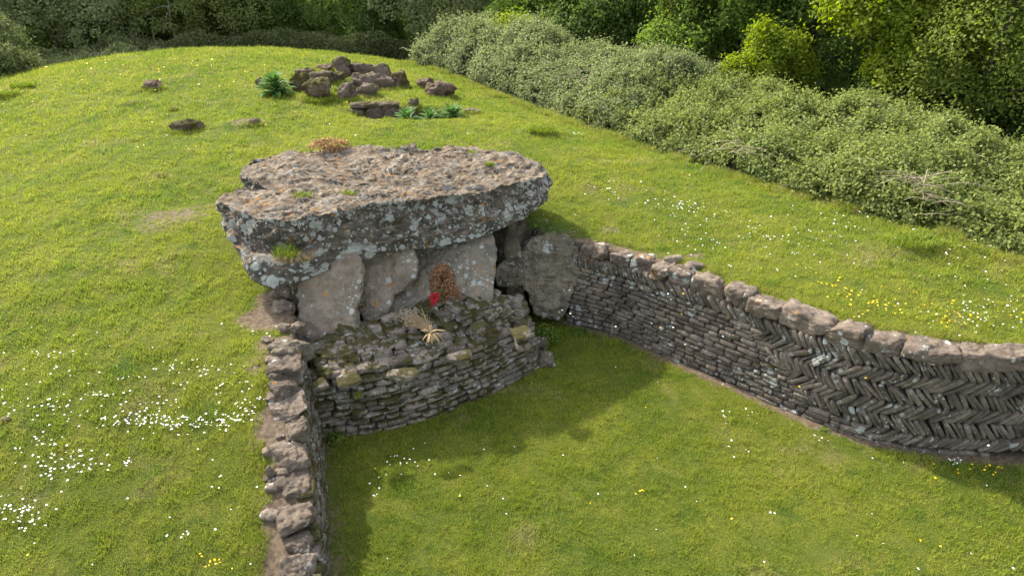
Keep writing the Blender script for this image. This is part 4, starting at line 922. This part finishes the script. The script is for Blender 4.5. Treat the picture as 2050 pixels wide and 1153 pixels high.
# ------------------------------------------------------------------ brambles
def bramble(name, poly_fn, xr, yr, top_fn, n, seed, mat, label, size=.078, group='bramble thickets along the mound', cat='brambles', core=True, canes=60):
    rng = np.random.default_rng(seed); x = rng.uniform(*xr, n*4); y = rng.uniform(*yr, n*4); m = poly_fn(x, y) > 0; x, y = x[m][:n], y[m][:n]
    o = root(name, ((xr[0]+xr[1])/2, (yr[0]+yr[1])/2, .5), label=label, cat=cat, group=group)
    def topz(x, y):
        e = poly_fn(x, y); gz = tz(x, y); lump = .42*fbm(xy0(x, y, .55, seed), 3)+.30*fbm(xy0(x, y, 1.7, seed+3), 3)
        return np.maximum(gz, gz+(top_fn(x, y)-gz+lump)*np.clip(e, 0, 1)**.42)
    z = topz(x, y); gz = tz(x, y); e = .06; nx = -(topz(x+e, y)-z)/e; ny = -(topz(x, y+e)-z)/e; N_ = np.stack([nx, ny, np.ones_like(nx)], 1); N_ /= np.linalg.norm(N_, axis=1)[:, None]
    steep = np.sqrt(1-N_[:, 2]**2); dep = rng.exponential(.10, len(x)); dep = np.minimum(dep, .45)
    # leaf sprays: clump the leaves
    C = np.stack([x, y, z], 1)-N_*dep[:, None]+rng.normal(size=(len(x), 3))*.03
    # extra leaves on steep sides
    w_ = steep*3/(1.001-steep*.9); rep = rng.uniform(0, 1, len(x)) < np.clip(w_*.3, 0, 1); idx = np.repeat(np.nonzero(rep)[0], 2)
    C2 = C[idx]+rng.normal(size=(len(idx), 3))*[.12, .12, .18]; C = np.concatenate([C, C2]); N2 = np.concatenate([N_, N_[idx]])
    cl = fbm(C*2.3+seed, 3); keep = cl > -.24; C, N2, cl = C[keep], N2[keep], cl[keep]; C[:, 2] = np.maximum(C[:, 2], tz(C[:, 0], C[:, 1])+.02)
    ks = rng.choice(len(x), 520); sh = np.repeat(ks, 14); tt = np.tile(np.linspace(.1, 1, 14), len(ks)); dv = (N_[ks]*.5+[0, 0, .5]+rng.normal(size=(len(ks), 3))*.4)*rng.uniform(.15, .48, len(ks))[:, None]
    C3 = np.stack([x, y, z], 1)[sh]+np.repeat(dv, 14, 0)*tt[:, None]+rng.normal(size=(len(sh), 3))*.022-[0, 0, .12]*(tt**2)[:, None]; C = np.concatenate([C, C3]); N2 = np.concatenate([N2, N_[sh]]); cl = np.concatenate([cl, np.full(len(C3), .4)])
    V, F = leafset(C, N2*.75+[0, 0, .35]+rng.normal(size=C.shape)*.55, size, rng, .7)
    mk('foliage', V, F, M[mat], o, smooth=False, attr={'rnd': np.clip(rng.uniform(0, 1, len(F))*.75+.25*np.clip(cl+.4, 0, 1), 0, 1)})
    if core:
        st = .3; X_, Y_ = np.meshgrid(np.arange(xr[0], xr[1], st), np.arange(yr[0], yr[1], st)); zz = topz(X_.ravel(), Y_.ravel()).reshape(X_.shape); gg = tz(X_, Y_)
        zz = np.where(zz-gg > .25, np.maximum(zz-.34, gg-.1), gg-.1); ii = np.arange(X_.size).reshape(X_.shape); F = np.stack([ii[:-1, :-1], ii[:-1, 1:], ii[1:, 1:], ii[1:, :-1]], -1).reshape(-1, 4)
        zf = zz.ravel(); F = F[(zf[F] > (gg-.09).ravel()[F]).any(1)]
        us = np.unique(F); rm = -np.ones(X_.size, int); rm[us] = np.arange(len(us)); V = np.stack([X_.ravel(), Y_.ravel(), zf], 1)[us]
        if len(F): mk('shade_core', V, rm[F], M['core'], o)  # dark hull under the leaves, thicket shade put into its colour
    b = Batch(); k = rng.choice(len(x), canes)
    for i in k:
        p = np.array([x[i], y[i], z[i]-.45]); a = rng.uniform(0, 6.28); L = rng.uniform(.5, 1.3); t = np.linspace(0, 1, 6)
        pts = p+np.stack([np.cos(a)*L*t, np.sin(a)*L*t, 1.9*L*t*(1-t)*.7+.5*t*(1-t)], 1); v, f = tube(pts, .009, .004, 4); b.add(v, f, rng.uniform())
    b.mk('cane', M['cane'], o, kind='stuff')
    return o
def along(x, y):
    """signed distance into the thicket from the mown edge, distance along it"""
    a = np.array([.55, -.835]); nrm = np.array([.835, .55]); return (x-edge_x(y))*.84, (x*a[0]+y*a[1])
def band(s0, s1, w):
    def f(x, y):
        d, s = along(x, y); wob_ = .35*fbm(xy0(x, y, .6, 4), 2); return np.minimum(np.minimum((d-.02+wob_*.7)/.9, (w-d)/1.2), np.minimum((s-s0+wob_)/1.1, (s1-s+wob_)/1.1))
    return f
BH = 2.95
def bt(v): return lambda x, y: v+.22*np.sin(x*.9+y*.7)+.0*x
s_of = lambda px, py: along(*P(px, py, 2.)[:2].reshape(2, 1))[1][0]
sA, sB, sC, sD = s_of(1010, 192), s_of(1180, 258), s_of(1690, 412), s_of(2050, 515)
bramble('bramble_thicket', band(sB-2.2, sC+1.6, 6.2), (.5, 16), (10.5, 25.5), bt(2.72), 150000, 1, 'leaf_pale', 'long dense pale green bramble bank along the middle of the mound edge', canes=110)
bramble('bramble_thicket', band(sC-1.2, sD+4.5, 7.), (5.5, 19), (5., 18), bt(2.42), 95000, 2, 'leaf_pale', 'nearest bramble thicket with tangled bare canes by the right edge of the mound', canes=120)
bramble('bramble_thicket', band(sA-.8, sB+1.0, 7.), (-2, 9), (18.5, 31), bt(3.15), 66000, 3, 'leaf_grey', 'tall domed bramble thicket beyond the far end of the bank', canes=40)
bramble('bramble_thicket', band(sA-8, sA+.3, 4.5), (-5.5, 5), (25, 37), bt(3.5), 42000, 4, 'leaf_grey', 'pale rounded bramble mound furthest back beside the crest', canes=20, size=.085)
def canes(px, py, z, n, seed, label, L=1.1):
    rng = np.random.default_rng(seed); q = P(px, py, z); b = Batch()
    for i in range(n):
        a = rng.uniform(-.6, 3.7); l = L*rng.uniform(.4, 1); t = np.linspace(0, 1, 7); e = rng.uniform(-.1, .7)
        v, f = tube(q+rng.normal(size=3)*.10+np.stack([np.cos(a)*l*t, np.sin(a)*l*t*.6-.2*t, l*e*t-.35*l*t*t], 1), .010, .004, 4); b.add(v, f, rng.uniform())
    b.mk('dead_canes', M['cane'], label=label, cat='dead canes')
canes(1850, 365, 2.85, 20, 1, 'tangle of pale dead canes on the nearest bramble thicket'); canes(1860, 400, 2.6, 14, 2, 'few pale dead canes hanging below the tangle', .8)
canes(1480, 300, 2.75, 11, 3, 'pale dead canes at the front of the long bramble bank'); canes(1160, 150, 3.4, 10, 5, 'upright dead stems in the hollow of the domed thicket', .8)

# ------------------------------------------------------------------ trees and bushes
def tree(name, x, y, lobes, trunk, mat, n, size, seed, label, cat='tree', group=None, bark='bark', clus=.30, z0=None, tr=.13, flat=.7, up=.5, blossom=0):
    """lobes: (dx, dy, z, r) ; crown of leaf sprays on the lobes, limbs reaching each lobe"""
    rng = np.random.default_rng(seed); gz = float(tz(x, y)) if z0 is None else z0; o = root(name, (x, y, gz), label=label, cat=cat, group=group); base = np.array([x, y, gz])
    L = np.array([(x+a, y+b, c, r) for a, b, c, r in lobes]); wgt = L[:, 3]**2; wgt /= wgt.sum(); per = 34; nc = max(n//per, 10)
    li = rng.choice(len(L), nc, p=wgt); d = rng.normal(size=(nc, 3)); d /= np.linalg.norm(d, axis=1)[:, None]; d[:, 2] = np.where(d[:, 2] < -.35, -d[:, 2], d[:, 2])
    lump = 1+.30*fbm(d*1.8+li[:, None]*7.3+seed, 3); rad = L[li, 3]*lump*rng.uniform(.62, 1.06, nc)**.6
    cc = L[li, :3]+d*rad[:, None]*[1, 1, .9]; csz = clus*rng.uniform(.6, 1.4, nc); cc[:, 2] = np.maximum(cc[:, 2], gz+.3)
    ci = np.repeat(np.arange(nc), per); off = rng.normal(size=(len(ci), 3)); dd = d[ci]
    off = off*csz[ci][:, None]*.62; off -= dd*(off*dd).sum(1)[:, None]*(1-flat*.8); off[:, 2] -= .25*np.hypot(off[:, 0], off[:, 1])
    C = cc[ci]+off; C[:, 2] = np.maximum(C[:, 2], gz+.05); cr = rng.uniform(0, 1, nc)
    N_ = dd*.6+[0, 0, up]+rng.normal(size=C.shape)*.55; V, F = leafset(C, N_, size, rng, .62)
    mk('crown', V, F, M[mat], o, smooth=False, attr={'rnd': np.clip(.5*cr[ci]+.5*rng.uniform(0, 1, len(F)), 0, 1)})
    if blossom:
        k = rng.choice(len(C), blossom); V, F = leafset(C[k]+dd[k]*.06, dd[k]+rng.normal(size=(blossom, 3))*.4, size*.75, rng, .9); mk('blossom', V, F, M['cream'], o, smooth=False, attr={'rnd': rng.uniform(0, 1, len(F))})
    tp = trunk if trunk else 1.2; b = Batch(); pt = base+np.array([0, 0, tp]); wv = rng.normal(size=(5, 3))*[.08, .08, 0]; wv[0] = 0
    pts = base-[0, 0, .2]+(pt-base+[0, 0, .2])*np.linspace(0, 1, 5)[:, None]+wv; v, f = tube(pts, tr, tr*.6, 8); b.add(v, f, .5); b.mk('trunk', M[bark], o); b = Batch()
    for l in L:
        t = np.linspace(0, 1, 6)[:, None]; mid = (pts[-1]+l[:3])/2+[0, 0, .3]; q_ = (1-t)**2*pts[-1]+2*t*(1-t)*mid+t*t*l[:3]; v, f = tube(q_, tr*.5, tr*.16, 6); b.add(v, f, .5)
        for _ in range(5):
            dr_ = rng.normal(size=3); dr_ /= np.linalg.norm(dr_); e = l[:3]+dr_*l[3]*.85; s = q_[rng.integers(2, 6)]; t2 = np.linspace(0, 1, 5)[:, None]; v, f = tube(s+(e-s)*t2+[0, 0, .25]*(t2*(1-t2)), tr*.18, tr*.05, 5); b.add(v, f, .5)
    b.mk('limbs', M[bark], o); return o
M['cream'] = plain('hawthorn_blossom', (.60, .58, .42), (.72, .70, .55), 9, .7, .2)
def pos(px, Y): return (px-CX)/FPX*(Y*CT+3.*ST), Y
TG = 'trees and bushes behind the mound'
def T(px, Y, lobes, trunk, mat, n, size, seed, label, **k):
    x, y = pos(px, Y); k.setdefault('group', TG); k.setdefault('name', 'broadleaf_tree'); nm = k.pop('name'); tree(nm, x, y, lobes, trunk, mat, n, size, seed, label, **k)
# right side, nearest first
T(1990, 19.5, [(0, 0, 4.6, 2.2), (1.4, -.8, 3.4, 1.9), (-1.2, .5, 3.0, 1.5), (.6, .6, 6.4, 2.0), (2.6, -2.4, 3.0, 1.6)], 2.5, 'leaf_olive', 42000, .10, 1, 'tall dark olive hawthorn at the upper right corner', tr=.16)
T(1790, 22.0, [(0, 0, 5.2, 1.9), (-1.3, -.3, 5.0, 1.1), (1.2, -.8, 3.9, 1.3), (-.2, -1.4, 3.6, 1.0), (.4, .4, 7.2, 2.0), (-1.4, .2, 6.6, 1.3), (1.4, -1.6, 3.1, 1.2), (.3, -1.0, 4.4, 1.3)], 3., 'leaf_bright', 44000, .13, 2, 'bright yellow-green tree with drooping sprays on the upper right', tr=.16, blossom=260)
T(1930, 21.0, [(0, 0, 2.2, 1.8), (-1.8, 0, 2.0, 1.5), (1.6, -1.6, 2.0, 1.5), (.2, -1.2, 2.6, 1.1)], 1.5, 'leaf_dark', 30000, .10, 3, 'dark ivy-covered scrub beneath the trees at the right', name='dark_scrub', cat='bush')
T(1540, 23.0, [(0, 0, 3.5, .75), (.6, -.3, 4.0, .45), (-.8, .2, 3.1, .55), (-.2, 0, 4.3, .4), (1.1, 0, 3.2, .5)], 1.8, 'leaf_bright', 8500, .10, 4, 'small bright green shrub rising out of the brambles', name='shrub', cat='shrub', tr=.07)
T(1450, 26.5, [(0, 0, 4.6, 2.3), (-1.4, 0, 3.2, 1.6), (1.6, .3, 4.0, 1.8), (0, .5, 7., 2.2)], 2.5, 'leaf_mid', 32000, .13, 5, 'mid green tree behind the small bright shrub')
T(1630, 25.5, [(0, 0, 4.6, 2.4), (1.4, 0, 3.2, 1.8), (0, .5, 7., 2.2), (-1.4, .2, 3., 1.5)], 2.5, 'leaf_dark', 26000, .13, 6, 'dark tree between the bright shrub and the yellow-green tree')
T(1385, 27.0, [(0, 0, 4.2, 1.3), (-.4, 0, 5.6, 1.2), (.3, -.5, 3.1, 1.1)], 2., 'leaf_olive', 15000, .12, 7, 'olive shrub leaning over the bramble bank', name='shrub', cat='shrub', tr=.08)
T(1270, 31.0, [(0, 0, 4.4, 2.6), (-1.8, 0, 3.4, 2.), (2, 0, 3.8, 2.2), (0, .5, 7.4, 2.6)], 2.5, 'leaf_dark', 32000, .15, 8, 'dark green tree above the middle of the bramble bank')
T(1120, 34.0, [(0, 0, 4.4, 2.6), (-1.6, 0, 3.2, 2.), (1.8, 0, 4.2, 2.2), (0, .5, 7.4, 2.6)], 2.5, 'leaf_mid', 28000, .15, 9, 'mid green tree right of the white-flecked willow')
T(1035, 30.5, [(0, 0, 3.3, 1.05), (.8, 0, 3.2, .8), (-.6, -.2, 2.9, .7)], 1.2, 'leaf_bright', 10000, .12, 10, 'low yellow-green bush poking above the rounded bramble mound', name='shrub', cat='shrub', tr=.06)
T(905, 38.0, [(0, 0, 4.0, 2.8), (-2.2, 0, 3.6, 2.2), (2.2, 0, 4., 2.3), (0, 1, 7.5, 2.8)], 2.5, 'leaf_grey', 30000, .16, 11, 'greyish willow with silvery leaves behind the bramble mound', bark='palebark')
T(748, 38.5, [(0, 0, 2.2, 1.5), (0, 0, 3.7, 1.2), (.5, -.3, 1.6, 1.3), (-.6, 0, 1.4, 1.2)], 1.6, 'leaf_dark', 20000, .13, 12, 'conical dark green bush at the crest left of the willow', name='conical_bush', cat='bush')
T(645, 40.0, [(0, 0, 4.0, 2.7), (-1.8, 0, 2.2, 2.), (1.8, 0, 2.6, 2.0), (0, 1, 7.2, 2.7)], 2.5, 'leaf_dark', 30000, .15, 13, 'dark tree directly behind the highest point of the crest')
T(545, 39.5, [(0, 0, 3.0, 1.8), (1.2, 0, 2., 1.5), (-.8, 0, 4.6, 1.6)], 2.5, 'leaf_mid', 18000, .14, 14, 'mid green leafy tree left of the dark crest tree')
T(455, 39.0, [(0, 0, 3.3, 2.1), (1.6, 0, 3.7, 1.9), (-1.4, 0, 2.2, 1.6), (.4, 0, 5.8, 2.2)], 2.5, 'leaf_pale', 30000, .14, 15, 'pale green rounded tree behind the crest')
T(335, 37.5, [(0, 0, 5.2, 1.2), (-1.0, -.3, 3.6, .7), (1.1, -.2, 4.0, .7), (-.2, -.3, 2.9, .6)], 3.2, 'leaf_pale', 3600, .12, 16, 'slender pale-trunked sapling with sparse leaves on the left', name='sapling', bark='palebark', tr=.07)
T(298, 37.9, [(0, 0, 5.6, 1.1), (.6, 0, 3.9, .5), (-.7, 0, 4.4, .6)], 4.0, 'leaf_mid', 2600, .12, 31, 'thin leaning sapling just left of the pale-trunked one', name='sapling', bark='palebark', tr=.05)
T(235, 40.5, [(0, 0, 4.4, 2.8), (-2.4, 0, 3.6, 2.4), (2.6, 0, 3.4, 2.3), (0, 1, 7.4, 2.8)], 2.5, 'leaf_mid', 34000, .15, 17, 'mid green tree behind the slender sapling')
T(370, 42.0, [(0, 0, 3.4, 2.8), (-2.0, 0, 3.2, 2.4), (2.6, 0, 3.0, 2.3), (0, 1, 7.0, 2.8)], 2.5, 'leaf_dark', 26000, .16, 18, 'dark tree in the gap right of the slender sapling')
T(90, 37.0, [(0, 0, 3.6, 2.4), (-1.9, 0, 4.2, 2.0), (2.2, 0, 3., 2.0), (0, 1, 6.6, 2.4)], 2.5, 'leaf_grey', 28000, .14, 19, 'grey-green tree near the upper left corner')
T(150, 33.5, [(0, 0, 1.3, 1.1), (1.5, .3, 1.5, 1.1), (-1.6, 0, 1.0, 1.1), (3., 1, 1.3, 1.1), (4.6, 1.6, 1.2, 1.)], .8, 'leaf_grey', 26000, .11, 20, 'low pale bramble bushes at the left foot of the trees', name='bramble_bush', cat='bush')
T(-85, 28.0, [(0, 0, 1.6, 1.4), (.9, .4, 2.3, 1.2), (-1.4, .4, 2.0, 1.7), (-.8, 1.8, 3., 1.8)], 1.2, 'leaf_undr', 26000, .11, 21, 'dark rounded bush at the left edge of the photo', name='rounded_bush', cat='bush')
T(470, 37.8, [(-3, 0, 1.0, .7), (-1.5, 0, 1.2, .7), (0, 0, 1.2, .8), (1.6, 0, 1.3, .8), (3.2, .2, 1.2, .7), (5, .4, 1.2, .8)], .8, 'leaf_brown', 20000, .10, 22, 'brownish undergrowth of twigs at the foot of the crest trees', name='undergrowth', cat='undergrowth', tr=.05) if False else None
def undergrowth():
    rng = np.random.default_rng(77); n = 60000; x = rng.uniform(-24, 2, n); y = 36.4+rng.uniform(0, 2.5, n)+.002*(x+10)**2-np.clip(-x-15, 0, 20)*.35; h = 1.5+.4*fbm(xy0(x, y, .5, 2), 2)
    z = tz(x, y)+h*rng.uniform(0, 1, n)**.7; C = np.stack([x, y, z], 1); V, F = leafset(C, rng.normal(size=C.shape)+[0, -.3, .5], .10, rng)
    mk('undergrowth', V, F, M['leaf_under'], loc=(0, 0, 0), smooth=False, attr={'rnd': rng.uniform(0, 1, n)}, kind='stuff', label='dull twiggy undergrowth at the foot of the trees behind the crest', cat='undergrowth')
M['leaf_under'] = leaf_mat('leaf_under', (.10, .13, .045), (.34, .36, .18), .5, hl=(.08, .08, .04))
undergrowth()
def far_wood():
    rng = np.random.default_rng(88); n = 150000; a = rng.uniform(-1.0, .95, n); dd = 47+rng.uniform(0, 5, n); dd = np.where(a > .25, 38+rng.uniform(0, 5, n)-(a-.25)*12, dd); h = rng.uniform(0, 6.6, n)
    d2 = dd-3*fbm(np.stack([a*9, h*.35, 0*a], 1), 3); x = d2*np.sin(a); y = d2*np.cos(a); C = np.stack([x, y, h], 1); N_ = np.stack([-np.sin(a), -np.cos(a), .7+0*a], 1)+rng.normal(size=C.shape)*.6
    V, F = leafset(C, N_, .26, rng, .7); mk('far_woodland', V, F, M['leaf_dark'], loc=(0, 0, 0), smooth=False, attr={'rnd': rng.uniform(0, 1, n)}, kind='stuff', label='dark distant woodland closing the view behind the trees', cat='woodland')
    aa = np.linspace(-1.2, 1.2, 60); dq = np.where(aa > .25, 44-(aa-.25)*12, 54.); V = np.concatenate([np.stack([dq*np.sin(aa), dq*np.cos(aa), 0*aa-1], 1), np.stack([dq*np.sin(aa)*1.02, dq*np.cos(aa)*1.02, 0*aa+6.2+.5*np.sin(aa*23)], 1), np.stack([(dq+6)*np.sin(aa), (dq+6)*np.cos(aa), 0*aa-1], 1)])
    F = [[i, i+1, 61+i, 60+i] for i in range(59)]+[[60+i, 61+i, 121+i, 120+i] for i in range(59)]; mk('wood_shade_backing', V, np.array(F), M['core'], loc=(0, 0, 0), kind='structure')  # added dark backing sheet, shade between the far leaves painted in
far_wood()
for o in bpy.data.objects:
    if '_o' in o: del o['_o']
